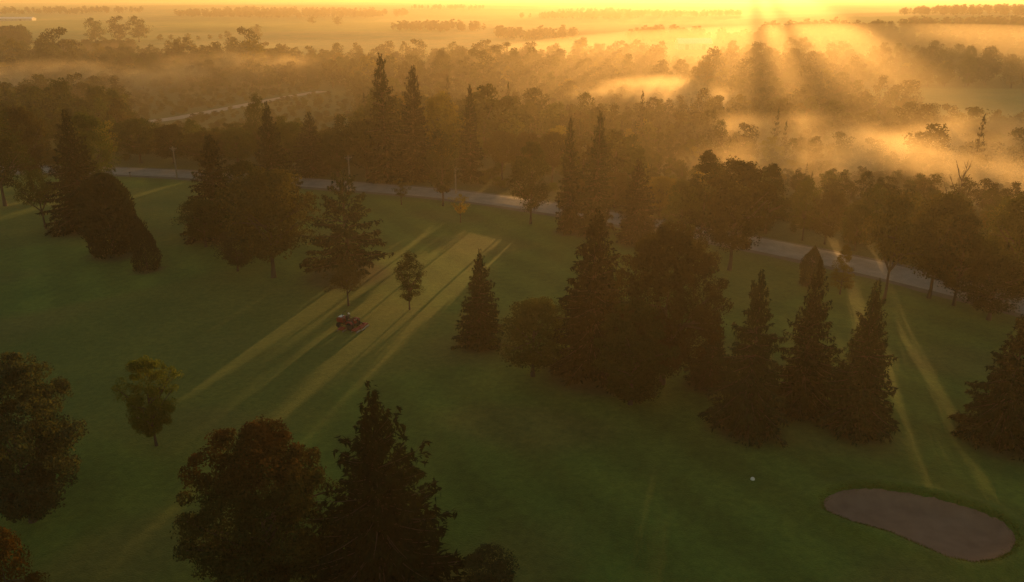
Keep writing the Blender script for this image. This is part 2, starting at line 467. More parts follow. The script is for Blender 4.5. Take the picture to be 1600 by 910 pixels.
def spruce_np(seed, whorls=24, per=8, sprays=16, size=1.0, droop=0.55, ragged=0.3, base=0.05, power=0.85, aspect=0.25, gap=0.0):
    """a spire of drooping boughs; aspect = half width over height (leaf sizes stay true when scaled)"""
    rng = np.random.default_rng(seed)
    zt = np.linspace(0, 1, 9)
    wob = np.cumsum(rng.normal(0, 0.0035, (9, 2)), 0)
    trunk = [tube_np(np.c_[wob * [[1, 1]], zt], 0.021 * (1 - zt) ** 0.9 + 0.0015, 7)]
    leaves = []
    zs = base + (1 - base) * (np.arange(whorls) + 0.2) / whorls
    zs = zs ** 0.95
    side = rng.uniform(0, 6.28)
    for wi, z in enumerate(zs):
        n = max(4, int(per * (1.05 - 0.45 * z)))
        a0 = rng.uniform(0, 6.28)
        for k in range(n):
            if rng.random() < gap: continue
            a = a0 + 2 * np.pi * (k + rng.uniform(-0.3, 0.3)) / n
            z0 = z + rng.uniform(-0.5, 0.5) / whorls
            if z0 > 0.985: z0 = 0.985
            L = 0.5 * (1 - z0) ** power * (1 + ragged * rng.normal()) * (1 + 0.10 * np.cos(a - side))
            if z0 < base + 0.10: L *= 0.72 + 2.8 * (z0 - base)
            L = float(np.clip(L, 0.02, 0.60))
            t = np.linspace(0, 1, 8)
            lift = (0.16 * z0 + 0.03) * t - droop * (0.5 * (1 - z0) + 0.12) * L / 0.5 * 0.62 * (t ** 1.4) + 0.06 * L * np.clip(t - 0.65, 0, 1) * 4
            r = t * L
            pts = np.c_[np.cos(a) * r, np.sin(a) * r, z0 + lift * aspect * 2]
            if L > 0.10:
                trunk.append(tube_np(pts * [1, 1, 1], 0.0042 * (1 - t) * (L / 0.4) + 0.0008, 4))
            m = max(4, int(sprays * (L / 0.5) ** 0.8))
            tt = rng.uniform(0.12, 1.0, m) ** 0.8
            P = np.stack([np.interp(tt, t, pts[:, c]) for c in range(3)], 1)
            w = 0.16 * L * (1.15 - tt) + 0.010
            lat = rng.normal(0, 1, m) * w
            P[:, 0] += -np.sin(a) * lat; P[:, 1] += np.cos(a) * lat
            P[:, 2] += (-np.abs(rng.normal(0, 0.010, m)) - 0.05 * np.abs(lat) ) 
            az = a + np.clip(lat / (w + 1e-6), -1.4, 1.4) * 0.65 + rng.normal(0, 0.2, m)
            sl = rng.normal(-0.25, 0.35, m)
            U = np.c_[np.cos(az), np.sin(az), sl * aspect * 2]
            U = unit(U) * (0.036 * size * rng.uniform(0.7, 1.35, m) * (0.55 + 0.6 * (1 - z0)))[:, None]
            V = np.cross(unit(U), np.c_[rng.normal(0, 0.5, m), rng.normal(0, 0.5, m), np.ones(m)])
            V = unit(V) * (0.013 * size * rng.uniform(0.7, 1.4, m) * (0.55 + 0.6 * (1 - z0)))[:, None]
            leaves.append((P, U, V))
            mh = m // 2                                         # twigs hanging under the bough
            P2 = P[:mh] - np.c_[np.zeros(mh), np.zeros(mh), np.full(mh, 0.010)]
            U2 = np.c_[rng.normal(0, 0.35, mh), rng.normal(0, 0.35, mh), -np.ones(mh) * aspect * 2.2]
            U2 = unit(U2) * 0.026 * size
            V2 = unit(np.cross(U2, rng.normal(0, 1, (mh, 3)))) * 0.010 * size
            leaves.append((P2, U2, V2))
    m = 26                                                      # the leader
    P = np.c_[rng.normal(0, 0.004, (m, 2)), rng.uniform(0.93, 1.0, m)]
    U = unit(np.c_[rng.normal(0, 0.7, (m, 2)), np.ones(m) * 0.6]) * 0.020
    V = unit(np.cross(U, rng.normal(0, 1, (m, 3)))) * 0.007
    leaves.append((P, U, V))
    P, U, V = (np.concatenate([q[i] for q in leaves]) for i in range(3))
    return join_np(trunk), quads(P, U, V)


def dense_np(seed, n=9000, base=0.03, kind='cone', size=1.0, lumps=26):
    """an evergreen clipped close by nature: a dense cone or drop of small sprays"""
    rng = np.random.default_rng(seed)
    zt = np.linspace(0, 0.9, 6)
    trunk = [tube_np(np.c_[np.zeros((6, 2)), zt], 0.024 * (1 - zt) + 0.002, 7)]
    z = rng.uniform(0, 1, n) ** 0.85
    def prof(z):
        if kind == 'egg': return 0.5 * np.clip(1 - ((z - 0.38) / 0.63) ** 2, 0, 1) ** 0.62
        return 0.5 * np.clip(1 - ((z - 0.30) / 0.71) ** 2, 0, 1) ** 0.85 * np.where(z > 0.3, np.clip((1 - z) / 0.7, 0, 1) ** 0.25, 1)
    a = rng.uniform(0, 2 * np.pi, n)
    lz = rng.uniform(0, 1, lumps); la = rng.uniform(0, 6.28, lumps); ls = rng.uniform(-0.34, 0.22, lumps)
    f = np.ones(n)
    for i in range(lumps):
        da = np.angle(np.exp(1j * (a - la[i])))
        f += ls[i] * np.exp(-((z - lz[i]) / 0.10) ** 2 - (da / 0.6) ** 2)
    r = prof(z) * f * (1 - 0.45 * rng.random(n) ** 2.2) * rng.uniform(0.86, 1.14, n)
    P = np.c_[r * np.cos(a), r * np.sin(a), base + (1 - base) * z]
    U = np.c_[np.cos(a) * 0.7, np.sin(a) * 0.7, rng.uniform(0.1, 1.2, n)] + rng.normal(0, 0.4, (n, 3))
    U = unit(U) * (0.026 * size * rng.uniform(0.6, 1.4, n))[:, None]
    V = unit(np.cross(U, rng.normal(0, 1, (n, 3)))) * (0.012 * size * rng.uniform(0.7, 1.3, n))[:, None]
    return join_np(trunk), quads(P, U, V)


def broad_np(seed, clumps=90, leaves=95, bole=0.20, top=1.0, profile='round', leaf=0.016, spread=0.14, aspect=0.4, loose=0.0, limbs=9):
    """a broadleaved tree: forked limbs and leaf clumps filling an uneven crown; aspect = half width over height"""
    rng = np.random.default_rng(seed)
    cz, rz = (bole + top) / 2, (top - bole) / 2
    def env(q):                                               # crown half width at q in -1..1
        if profile == 'round': return np.sqrt(np.clip(1 - q * q, 0, 1))
        if profile == 'oval': return np.clip(1 - np.abs(q) ** 2.3, 0, 1) ** 0.6
        if profile == 'egg': return np.clip(1 - ((q + 0.25) / 1.25) ** 2, 0, 1) ** 0.6 * np.clip((q + 1) * 3, 0, 1) ** 0.5
        if profile == 'umbrella': return np.clip(1 - ((q + 0.15) / 1.15) ** 4, 0, 1) ** 0.7 * np.clip((q + 1.0) * 2.2 + 0.25, 0, 1)
        return np.clip((1 - q) / 2, 0, 1) ** 0.7 * np.clip((q + 1) * 4, 0, 1) ** 0.5        # cone
    q = rng.uniform(-0.95, 0.95, clumps)
    a = np.arange(clumps) * 2.39996 + rng.normal(0, 0.35, clumps)
    rr = np.sqrt(rng.uniform(0.12, 1, clumps)) * (1 - 0.55 * spread / 0.5)
    lob = 1 + 0.16 * np.sin(2 * a + rng.uniform(0, 6)) + 0.10 * np.sin(3 * a + rng.uniform(0, 6)) + rng.normal(0, 0.09 + loose * 0.12, clumps)
    rad = 0.5 * env(q) * rr * lob
    cc = np.c_[rad * np.cos(a), rad * np.sin(a), cz + q * (rz - spread * aspect * 0.55)]
    cs = spread * rng.uniform(0.6, 1.3, clumps) * (0.65 + 0.35 * env(q))
    zt = np.linspace(0, 1, 7)
    lean = rng.normal(0, 0.012, 2)
    th = bole + (top - bole) * 0.55
    tp = np.c_[lean[0] * zt + rng.normal(0, 0.003, 7), lean[1] * zt + rng.normal(0, 0.003, 7), zt * th]
    trunk = [tube_np(tp, 0.026 * (1 - 0.72 * zt) * np.where(zt < 0.08, 1.35, 1.0), 8)]
    order = np.argsort(-rad)[:limbs]
    for i in order:
        s = rng.uniform(0.35, 0.85)
        p0 = np.array([np.interp(s, zt, tp[:, c]) for c in range(3)])
        p0[2] = min(p0[2], cc[i, 2] - 0.02)
        p0[2] = max(p0[2], bole * 0.7)
        p1 = cc[i]; mid = (p0 + p1) / 2 + np.array([0, 0, 0.03])
        tt = np.linspace(0, 1, 6)[:, None]
        pts = (1 - tt) ** 2 * p0 + 2 * tt * (1 - tt) * mid + tt ** 2 * p1
        trunk.append(tube_np(pts, np.linspace(0.011, 0.003, 6), 5))
    n = clumps * leaves
    ci = np.repeat(np.arange(clumps), leaves)
    dirn = unit(rng.normal(0, 1, (n, 3)) + np.array([0, 0, 0.25]))
    shell = rng.uniform(0.25, 1.0, n) ** 0.45 * rng.uniform(0.85, 1.12, n)
    off = dirn * (cs[ci] * shell)[:, None]
    off[:, 2] *= aspect * 1.55
    P = cc[ci] + off
    nrm = unit(dirn + rng.normal(0, 0.55, (n, 3)))
    U = unit(np.cross(nrm, rng.normal(0, 1, (n, 3)))) * (leaf * rng.uniform(0.6, 1.4, n))[:, None]
    V = unit(np.cross(nrm, U)) * (leaf * 0.75 * rng.uniform(0.6, 1.3, n))[:, None]
    U[:, 2] *= aspect * 2; V[:, 2] *= aspect * 2
    keep = P[:, 2] > bole * 0.6
    return join_np(trunk), quads(P[keep], U[keep], V[keep])


def bare_np(seed, n=9, aspect=0.4):
    rng = np.random.default_rng(seed)
    zt = np.linspace(0, 1, 9)
    tp = np.c_[np.cumsum(rng.normal(0, 0.006, (9, 2)), 0), zt]
    parts = [tube_np(tp, 0.020 * (1 - zt) + 0.002, 6)]
    for i in range(n):
        s = rng.uniform(0.35, 0.92); a = i * 2.4 + rng.normal(0, 0.3)
        p0 = np.array([np.interp(s, zt, tp[:, c]) for c in range(3)])
        L = rng.uniform(0.25, 0.5) * (1.25 - s)
        t = np.linspace(0, 1, 6)
        pts = p0 + np.c_[np.cos(a) * L * t, np.sin(a) * L * t, L * (0.55 * t + 0.45 * t * t)]
        pts += rng.normal(0, 0.006, pts.shape) * t[:, None]
        parts.append(tube_np(pts, 0.0085 * (1 - t) + 0.0012, 5))
        for j in range(4):
            f = rng.uniform(0.3, 0.9); q0 = np.array([np.interp(f, t, pts[:, c]) for c in range(3)])
            b = a + rng.normal(0, 0.8); l = L * rng.uniform(0.2, 0.45)
            q = q0 + np.c_[np.cos(b) * l * t, np.sin(b) * l * t, l * 0.9 * t]
            parts.append(tube_np(q, 0.0035 * (1 - t) + 0.0008, 4))
    return join_np(parts)


KIT = {}


def kit(name, tf, bark, leaf):
    (tv, tfc), (lv, lfc) = tf
    KIT[name] = (mesh_np(name + '_trunk', tv, tfc, [M[bark]], smooth=True), mesh_np(name + '_crown', lv, lfc, [M[leaf]]), tf)


def crown_mesh(key, leaf):
    """the same crown with other leaves"""
    k2 = key + '|' + leaf
    if k2 not in KIT:
        me = KIT[key][1].copy(); me.materials.clear(); me.materials.append(M[leaf])
        KIT[k2] = me
    return KIT[k2]


kit('spruce_a', spruce_np(11, 30, 11, 44, size=0.95, ragged=0.2, aspect=0.25), 'bark', 'needle')
kit('spruce_b', spruce_np(12, 24, 11, 44, size=1.0, ragged=0.2, droop=0.7, aspect=0.28), 'bark', 'needle')
kit('spruce_c', spruce_np(13, 34, 11, 36, size=0.95, ragged=0.18, power=0.7, aspect=0.2), 'bark', 'needle')
kit('spruce_open', spruce_np(14, 13, 9, 56, size=0.95, ragged=0.22, droop=0.42, power=0.55, aspect=0.38, base=0.12, gap=0.04), 'bark', 'needle')
kit('spruce_spire', spruce_np(15, 30, 10, 34, size=1.1, ragged=0.26, power=0.72, aspect=0.15, gap=0.04), 'bark', 'needle')
kit('spruce_big', spruce_np(16, 30, 13, 62, size=0.80, ragged=0.30, droop=0.25, aspect=0.33, power=0.92, gap=0.05), 'bark', 'needle')
kit('spruce_near', spruce_np(17, 27, 13, 60, size=0.85, ragged=0.22, droop=0.6, aspect=0.3, power=0.90, gap=0.03), 'bark', 'needle')
kit('spruce_near_b', spruce_np(18, 22, 12, 66, size=0.90, ragged=0.27, droop=0.8, aspect=0.31, power=0.86, gap=0.06), 'bark', 'needle')
kit('spruce_near_c', spruce_np(19, 31, 12, 52, size=0.80, ragged=0.34, droop=0.45, aspect=0.28, power=1.0, gap=0.09), 'bark', 'needle')
kit('dense_cone', dense_np(21, 13000, kind='egg', lumps=60), 'bark', 'needle_blue')
kit('dense_drop', dense_np(22, 8000, lumps=34), 'bark', 'needle_blue')
kit('broad_round', broad_np(31, 120, 100, 0.2), 'bark', 'leaf')
kit('broad_round_b', broad_np(32, 110, 100, 0.16, spread=0.15), 'bark', 'leaf')
kit('broad_oval', broad_np(33, 110, 90, 0.16, profile='oval', aspect=0.28, loose=0.4), 'bark', 'leaf')
kit('broad_egg', broad_np(34, 110, 100, 0.18, profile='egg', aspect=0.32), 'bark', 'leaf')
kit('broad_cone', broad_np(35, 120, 90, 0.12, profile='cone', aspect=0.25, spread=0.12), 'bark', 'leaf')
kit('umbrella', broad_np(36, 60, 90, 0.42, profile='umbrella', aspect=0.45, loose=0.6), 'bark', 'leaf')
kit('umbrella_low', broad_np(43, 150, 80, 0.36, profile='umbrella', aspect=0.36, loose=0.1), 'bark', 'leaf')
kit('sapling', broad_np(37, 34, 60, 0.34, profile='oval', aspect=0.3, leaf=0.022, loose=0.7, limbs=6), 'bark', 'leaf')
kit('broad_near', broad_np(44, 290, 220, 0.10, leaf=0.0102, spread=0.092, aspect=0.37, loose=0.15), 'bark', 'leaf')
kit('broad_near_b', broad_np(39, 220, 230, 0.06, leaf=0.0108, spread=0.095, aspect=0.38, loose=0.6), 'bark', 'leaf')
kit('young_near', broad_np(40, 150, 150, 0.12, profile='oval', leaf=0.0145, spread=0.115, aspect=0.28, loose=0.6), 'bark', 'leaf')
kit('shrub', broad_np(41, 80, 110, 0.02, leaf=0.017, aspect=0.5, limbs=5), 'bark', 'leaf')
# for the woods across the valley: fewer, larger leaf sprays in one mesh with the trunk
FAR = {}
for nm, tf, lf in (('round', broad_np(51, 46, 42, 0.12, leaf=0.030, spread=0.17, limbs=4), 'leaf'),
                   ('round_dark', broad_np(52, 46, 42, 0.10, leaf=0.030, spread=0.18, limbs=4), 'leaf_dark'),
                   ('oval', broad_np(53, 44, 40, 0.10, profile='oval', aspect=0.3, leaf=0.030, spread=0.16, limbs=4), 'leaf'),
                   ('egg', broad_np(54, 44, 42, 0.1, profile='egg', aspect=0.33, leaf=0.030, spread=0.17, limbs=4), 'leaf_dark'),
                   ('yellow', broad_np(55, 46, 42, 0.1, leaf=0.030, spread=0.17, limbs=4), 'leaf_yellow'),
                   ('brown', broad_np(56, 46, 42, 0.1, leaf=0.030, spread=0.17, limbs=4), 'leaf_brown'),
                   ('bush', broad_np(57, 36, 40, 0.0, leaf=0.036, spread=0.2, aspect=0.5, limbs=3), 'leaf'),
                   ('spire', spruce_np(58, 18, 7, 9, size=1.5, ragged=0.28, aspect=0.2), 'needle')):
    (tv, tfc), (lv, lfc) = tf
    V_, F_ = join_np([(tv, tfc), (lv, lfc)])
    FAR[nm] = (mesh_np('far_tree_' + nm, V_, F_, [M['bark'], M[lf]], np.r_[np.zeros(len(tfc), int), np.ones(len(lfc), int)]), V_, F_, len(tfc))

prng = random.Random(5)


def plant(name, key, x, y, h, w, label, leaf=None, cat='tree', group=None, rz=None, sink=0.12):
    """a tree of height h and crown width w (metres) at x, y"""
    root = empty(name, (x, y, h1(x, y) - sink), prng.uniform(0, 6.28) if rz is None else rz)
    tr, cr, _ = KIT[key]
    if leaf: cr = crown_mesh(key, leaf)
    for nm, me in (('trunk', tr), ('crown', cr)):
        o = link(bpy.data.objects.new(nm, me), root)
        o.scale = (w, w, h)
    root.rotation_euler.x = R(prng.uniform(-1.6, 1.6)); root.rotation_euler.y = R(prng.uniform(-1.6, 1.6))
    tag(root, label, cat, group)
    return root


# ------------------------------------------------------------------ ground
def axis_coords(lo_fine, hi_fine, step, lo, hi, grow=1.09, extra=()):
    a = list(np.arange(lo_fine, hi_fine + 1e-6, step))
    s = step
    while a[-1] < hi: s *= grow; a.append(a[-1] + s)
    s = step; b = []
    x = lo_fine
    while x > lo: s *= grow; x -= s; b.append(x)
    a = b[::-1] + a
    for l, h, st in extra:
        a = [v for v in a if v < l or v > h] + list(np.arange(l, h, st))
    return np.array(sorted(a))


def cell_noise(x, y, sx, sy, seed, skew=0.25):
    """a patchwork of fields: one number in 0..1 for each field"""
    u = x / sx + skew * y / sy; v = y / sy - skew * 0.5 * x / sx
    iu = np.floor(u); u2 = v + 0.37 * np.sin(iu * 12.7 + seed)
    iv = np.floor(u2)
    q = np.sin(iu * 127.1 + iv * 311.7 + seed * 74.7) * 43758.5453
    return q - np.floor(q)


def land_colour(x, y):
    s = road_dist(x, y)
    col = np.zeros(x.shape + (3,))
    fair = np.array([0.102, 0.158, 0.030]); rough = np.array([0.118, 0.146, 0.032]); dry = np.array([0.150, 0.128, 0.044])
    n1 = np.sin(x / 23 + 1.3 * np.sin(y / 31)) * np.sin(y / 19 + 0.8 * np.sin(x / 27 + 1))
    n2 = np.sin(x / 9.1 + y / 14 + 2 * np.sin(y / 12.3)) * np.sin(y / 7.7 - x / 11 + 1.5)
    f = sstep(-0.06, 0.16, n1 + 0.22 * n2)[..., None]                     # fairway against rough
    course = fair * (1 - f) + rough * f
    d = (sstep(0.35, 1.0, n2 - 0.35 * n1) * 0.5)[..., None]
    course = course * (1 - d) + dry * d
    stripe = np.sin((x * 0.87 + y * 0.5) * 2 * np.pi / 7.5)                # passes of the mower
    course = course * (1 + 0.11 * np.clip(stripe * 3, -1, 1)[..., None] * (1 - f))
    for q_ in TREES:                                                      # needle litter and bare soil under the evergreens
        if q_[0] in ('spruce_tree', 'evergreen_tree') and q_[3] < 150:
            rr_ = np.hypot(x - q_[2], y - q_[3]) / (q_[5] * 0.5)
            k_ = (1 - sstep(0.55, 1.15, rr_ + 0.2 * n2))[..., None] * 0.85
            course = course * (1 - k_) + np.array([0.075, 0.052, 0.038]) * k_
    verge = np.array([0.085, 0.085, 0.035])
    k = (1 - sstep(5, 11, np.abs(s)))[..., None] * 0.7
    floor_ = np.array([0.040, 0.044, 0.020]); meadow = np.array([0.075, 0.080, 0.030])
    g = sstep(-0.3, 0.6, np.sin(x / 83 + 2) * np.sin(y / 71 + 1) + 0.4 * n1)[..., None]
    valley = floor_ * (1 - g) + meadow * g
    c = cell_noise(x, y, 420, 260, 3.0)[..., None]
    fa = np.array([0.24, 0.215, 0.095]); fb = np.array([0.15, 0.175, 0.060]); fc = np.array([0.30, 0.25, 0.13])
    field = np.where(c < 0.4, fa, np.where(c < 0.72, fb, fc))
    w = sstep(0, 6, s)[..., None]
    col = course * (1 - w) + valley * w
    col = col * (1 - k) + verge * k
    w2 = sstep(560, 640, s)[..., None]
    col = col * (1 - w2) + field * w2
    pf = (1 - sstep(70, 90, np.hypot((x - 300) * 0.8, y - 495)))[..., None]          # a pale green meadow in the valley
    col = col * (1 - pf) + np.array([0.15, 0.18, 0.075]) * pf
    return col


gx = axis_coords(-150, 110, 1.3, -5000, 5000, 1.075, [(22, 46, 0.5)])
gy = axis_coords(30, 260, 1.3, -120, 5500, 1.05, [(48, 65, 0.5)])
X, Y = np.meshgrid(gx, gy)
Z = hgt(X, Y)
nx, ny = len(gx), len(gy)
idx = np.arange(nx * ny).reshape(ny, nx)
Fg = np.stack([idx[:-1, :-1], idx[:-1, 1:], idx[1:, 1:], idx[1:, :-1]], -1).reshape(-1, 4)

m, nt, out = nodes_of('grassland')
att = node(nt, 'ShaderNodeAttribute', attribute_name='land')
geo = node(nt, 'ShaderNodeNewGeometry')
nA = node(nt, 'ShaderNodeTexNoise', Scale=0.09, Detail=6.0, Roughness=0.62)
nB = node(nt, 'ShaderNodeTexNoise', Scale=1.3, Detail=6.0, Roughness=0.7)
nC = node(nt, 'ShaderNodeTexNoise', Scale=0.018, Detail=4.0)
for q in (nA, nB, nC): nt.links.new(geo.outputs['Position'], q.inputs['Vector'])
rA = ramp(nt, [(0.30, (0.72, 0.80, 0.74)), (0.52, (1, 1, 1)), (0.74, (1.32, 1.16, 1.0))])
rB = ramp(nt, [(0.25, (0.66, 0.70, 0.66)), (0.75, (1.30, 1.28, 1.2))])
rC = ramp(nt, [(0.35, (0.82, 0.90, 0.86)), (0.65, (1.2, 1.08, 0.98))])
for q, r_ in ((nA, rA), (nB, rB), (nC, rC)): nt.links.new(q.outputs['Fac'], r_.inputs['Fac'])
c = mixc(nt, att.outputs['Color'], rA.outputs['Color'], 1.0, 'MULTIPLY')
c = mixc(nt, c, rB.outputs['Color'], 1.0, 'MULTIPLY')
c = mixc(nt, c, rC.outputs['Color'], 1.0, 'MULTIPLY')
pb = node(nt, 'ShaderNodeBsdfPrincipled', Roughness=0.9)
pb.inputs['Specular IOR Level'].default_value = 0.08
pb.inputs['Sheen Weight'].default_value = 0.14            # dew on the grass
pb.inputs['Sheen Roughness'].default_value = 0.45
pb.inputs['Sheen Tint'].default_value = (0.72, 0.90, 0.42, 1)
nt.links.new(c, pb.inputs['Base Color'])
nD = node(nt, 'ShaderNodeTexNoise', Scale=7.0, Detail=3.0)
nt.links.new(geo.outputs['Position'], nD.inputs['Vector'])
bp = node(nt, 'ShaderNodeBump', Strength=1.0, Distance=0.16)
nt.links.new(nD.outputs['Fac'], bp.inputs['Height'])
nt.links.new(bp.outputs['Normal'], pb.inputs['Normal'])
nt.links.new(pb.outputs['BSDF'], out.inputs['Surface'])
M['grass'] = m
me = mesh_np('ground', np.c_[X.ravel(), Y.ravel(), Z.ravel()], Fg, [m], smooth=True)
ca = me.color_attributes.new('land', 'FLOAT_COLOR', 'POINT')
lc = land_colour(X, Y).reshape(-1, 3)
ca.data.foreach_set('color', np.c_[lc, np.ones(len(lc))].astype(np.float32).ravel())
tag(link(bpy.data.objects.new('ground', me)), kind='structure')


def spline(P, n):
    P = np.asarray(P, float)
    t = np.r_[0, np.cumsum(np.hypot(*np.diff(P, axis=0).T))]
    u = np.linspace(0, t[-1], n)
    q = np.c_[np.interp(u, t, P[:, 0]), np.interp(u, t, P[:, 1])]
    k = max(3, n // 40)
    ker = np.hanning(k + 2)[1:-1]; ker /= ker.sum()
    pad = np.r_[np.repeat(q[:1], k, 0), q, np.repeat(q[-1:], k, 0)]
    for c_ in range(2): pad[:, c_] = np.convolve(pad[:, c_], ker, 'same')
    return pad[k:-k]


def ribbon(name, pts, offs, dz, mat_, wear=0.0, seed=0):
    """a strip laid on the ground along pts between the offsets offs (to the left of travel)"""
    rng = np.random.default_rng(seed)
    t = unit(np.gradient(pts, axis=0)); nrm = np.c_[-t[:, 1], t[:, 0]]
    k = len(offs)
    V_ = []
    for j, o in enumerate(offs):
        oo = np.full(len(pts), float(o))
        if wear and j in (0, k - 1): oo += np.convolve(rng.normal(0, wear, len(pts)), np.ones(3) / 3, 'same')
        p = pts + nrm * oo[:, None]
        edge = 0.10 if (j in (0, k - 1)) else 0.0
        V_.append(np.c_[p, hgt(p[:, 0], p[:, 1]) + dz - edge])
    V_ = np.stack(V_, 1)
    n = len(pts); id_ = np.arange(n * k).reshape(n, k)
    f = np.stack([id_[:-1, :-1], id_[:-1, 1:], id_[1:, 1:], id_[1:, :-1]], -1).reshape(-1, 4)[:, ::-1]
    return link(bpy.data.objects.new(name, mesh_np(name, V_.reshape(-1, 3), f, [mat_], smooth=True)))


def asphalt(name, col, rough=0.8):
    m, nt, out = nodes_of(name)
    geo = node(nt, 'ShaderNodeNewGeometry')
    a = node(nt, 'ShaderNodeTexNoise', Scale=0.35, Detail=6.0, Roughness=0.65)
    b = node(nt, 'ShaderNodeTexNoise', Scale=9.0, Detail=4.0)
    for q in (a, b): nt.links.new(geo.outputs['Position'], q.inputs['Vector'])
    r1 = ramp(nt, [(0.3, [v * 0.75 for v in col]), (0.7, [v * 1.2 for v in col])])
    nt.links.new(a.outputs['Fac'], r1.inputs['Fac'])
    r2 = ramp(nt, [(0.3, (0.8, 0.8, 0.8)), (0.7, (1.15, 1.15, 1.15))])
    nt.links.new(b.outputs['Fac'], r2.inputs['Fac'])
    p = node(nt, 'ShaderNodeBsdfPrincipled', Roughness=rough)
    nt.links.new(mixc(nt, r1.outputs['Color'], r2.outputs['Color'], 1.0, 'MULTIPLY'), p.inputs['Base Color'])
    nt.links.new(p.outputs['BSDF'], out.inputs['Surface'])
    return m


road_pts = spline(ROAD[:-1], 460)
M['asphalt'] = asphalt('pale_asphalt', (0.25, 0.23, 0.21))
M['gravel'] = asphalt('shoulder_gravel', (0.13, 0.11, 0.08), 0.9)
tag(ribbon('road_shoulder', road_pts, (-5.6, -4.6, 0, 4.6, 5.6), 0.10, M['gravel'], 0.35, 3), kind='structure')
tag(ribbon('road', road_pts, (-4.3, -3.9, -2, 0, 2, 3.9, 4.3), 0.16, M['asphalt'], 0.05, 4), kind='structure')
LANE = np.array([(-240, 330), (-205, 385), (-176, 430), (-160, 470), (-138, 521), (-126, 548)], float)
tag(ribbon('lane', spline(LANE, 160), (-4.6, -4, 0, 4, 4.6), 0.16, M['asphalt'], 0.15, 6), kind='structure')
LANE2 = np.array([(150, 384), (190, 384), (235, 389), (300, 400), (380, 420)], float)
tag(ribbon('valley_track', spline(LANE2, 80), (-3.2, -2.8, 0, 2.8, 3.2), 0.16, M['gravel'], 0.3, 7), kind='structure')

# the sand in the bunker: a sheet inside the lip, a little dished and raked
def shrink(poly, d, n=96):
    P = np.array(poly + [poly[0]], float)
    t = np.r_[0, np.cumsum(np.hypot(*np.diff(P, axis=0).T))]
    u = np.linspace(0, t[-1], n, endpoint=False)
    q = np.c_[np.interp(u, t, P[:, 0]), np.interp(u, t, P[:, 1])]
    for _ in range(4): q = 0.25 * np.roll(q, 1, 0) + 0.5 * q + 0.25 * np.roll(q, -1, 0)
    tt = unit(np.roll(q, -1, 0) - np.roll(q, 1, 0)); nr = np.c_[tt[:, 1], -tt[:, 0]]
    area = np.sum(q[:, 0] * np.roll(q[:, 1], -1) - np.roll(q[:, 0], -1) * q[:, 1])
    return q - nr * d * (1 if area > 0 else -1)


ring0 = shrink(BUNKER, 0.05)
cen = ring0.mean(0)
rng = np.random.default_rng(8)
fr = [1.0, 0.96, 0.9, 0.8, 0.65, 0.5, 0.35, 0.18]
V_ = []
for f_ in fr:
    # shrink towards the long axis rather than the middle
    ax = np.array([0.90, -0.43]); rel = ring0 - cen
    along = rel @ ax; q = cen + np.outer(np.clip(along, -6.5, 6.5), ax)
    p = q + (ring0 - q) * f_
    wob = rng.normal(0, 0.05, (96, 2)) if f_ == 1.0 else 0
    p = p + wob
    V_.append(np.c_[p, hgt(p[:, 0], p[:, 1]) + (0.05 if f_ < 1 else -0.03)])
V_ = np.stack(V_, 0)
id_ = np.arange(8 * 96).reshape(8, 96)
f = np.stack([id_[:-1], np.roll(id_[:-1], -1, 1), np.roll(id_[1:], -1, 1), id_[1:]], -1).reshape(-1, 4)
lastring = id_[-1]
V_ = V_.reshape(-1, 3)
mid_i = [(lastring[i], lastring[(i + 1) % 96], lastring[(95 - i - 1) % 96], lastring[(95 - i) % 96]) for i in range(0, 47)]
m, nt, out = nodes_of('bunker_sand')
geo = node(nt, 'ShaderNodeNewGeometry')
nz = node(nt, 'ShaderNodeTexNoise', Scale=0.6, Detail=6.0)
wv = node(nt, 'ShaderNodeTexWave', Scale=2.2, Distortion=3.0, Detail=2.0)
for q in (nz, wv): nt.links.new(geo.outputs['Position'], q.inputs['Vector'])
r1 = ramp(nt, [(0.3, (0.21, 0.118, 0.082)), (0.7, (0.30, 0.178, 0.125))])
nt.links.new(nz.outputs['Fac'], r1.inputs['Fac'])
p = node(nt, 'ShaderNodeBsdfPrincipled', Roughness=0.95)
nt.links.new(r1.outputs['Color'], p.inputs['Base Color'])
bp = node(nt, 'ShaderNodeBump', Strength=0.35, Distance=0.04)
nt.links.new(wv.outputs['Fac'], bp.inputs['Height'])
nt.links.new(bp.outputs['Normal'], p.inputs['Normal'])
nt.links.new(p.outputs['BSDF'], out.inputs['Surface'])
tag(link(bpy.data.objects.new('sand_bunker', mesh_np('sand_bunker', V_, np.r_[f, np.array(mid_i)], [m], smooth=True))),
    'kidney-shaped brown sand bunker sunk in the grass', 'bunker')




# a fringe of longer grass hanging over the bunker's edge
M['blade'] = leafy('long_grass', (0.10, 0.14, 0.028), (0.19, 0.19, 0.05), 0.4)
r_ = np.random.default_rng(14)
fringe = shrink(BUNKER, -0.12, 420)
fx = np.repeat(fringe, 6, 0) + r_.normal(0, 0.20, (420 * 6, 2))
n_ = len(fx)
b_ = np.c_[fx, hgt(fx[:, 0], fx[:, 1]) - 0.03]
to_mid = unit(np.c_[cen[0] - fx[:, 0], cen[1] - fx[:, 1], np.zeros(n_)])
tip = b_ + to_mid * r_.uniform(-0.05, 0.22, n_)[:, None] + np.c_[r_.normal(0, 0.05, (n_, 2)), r_.uniform(0.05, 0.16, n_)]
sd_ = np.cross(unit(tip - b_), r_.normal(0, 1, (n_, 3)))
sd_ = unit(sd_) * r_.uniform(0.015, 0.035, n_)[:, None]
V_ = np.stack([b_ - sd_, b_ + sd_, tip + sd_ * 0.25, tip - sd_ * 0.25], 1).reshape(-1, 3)
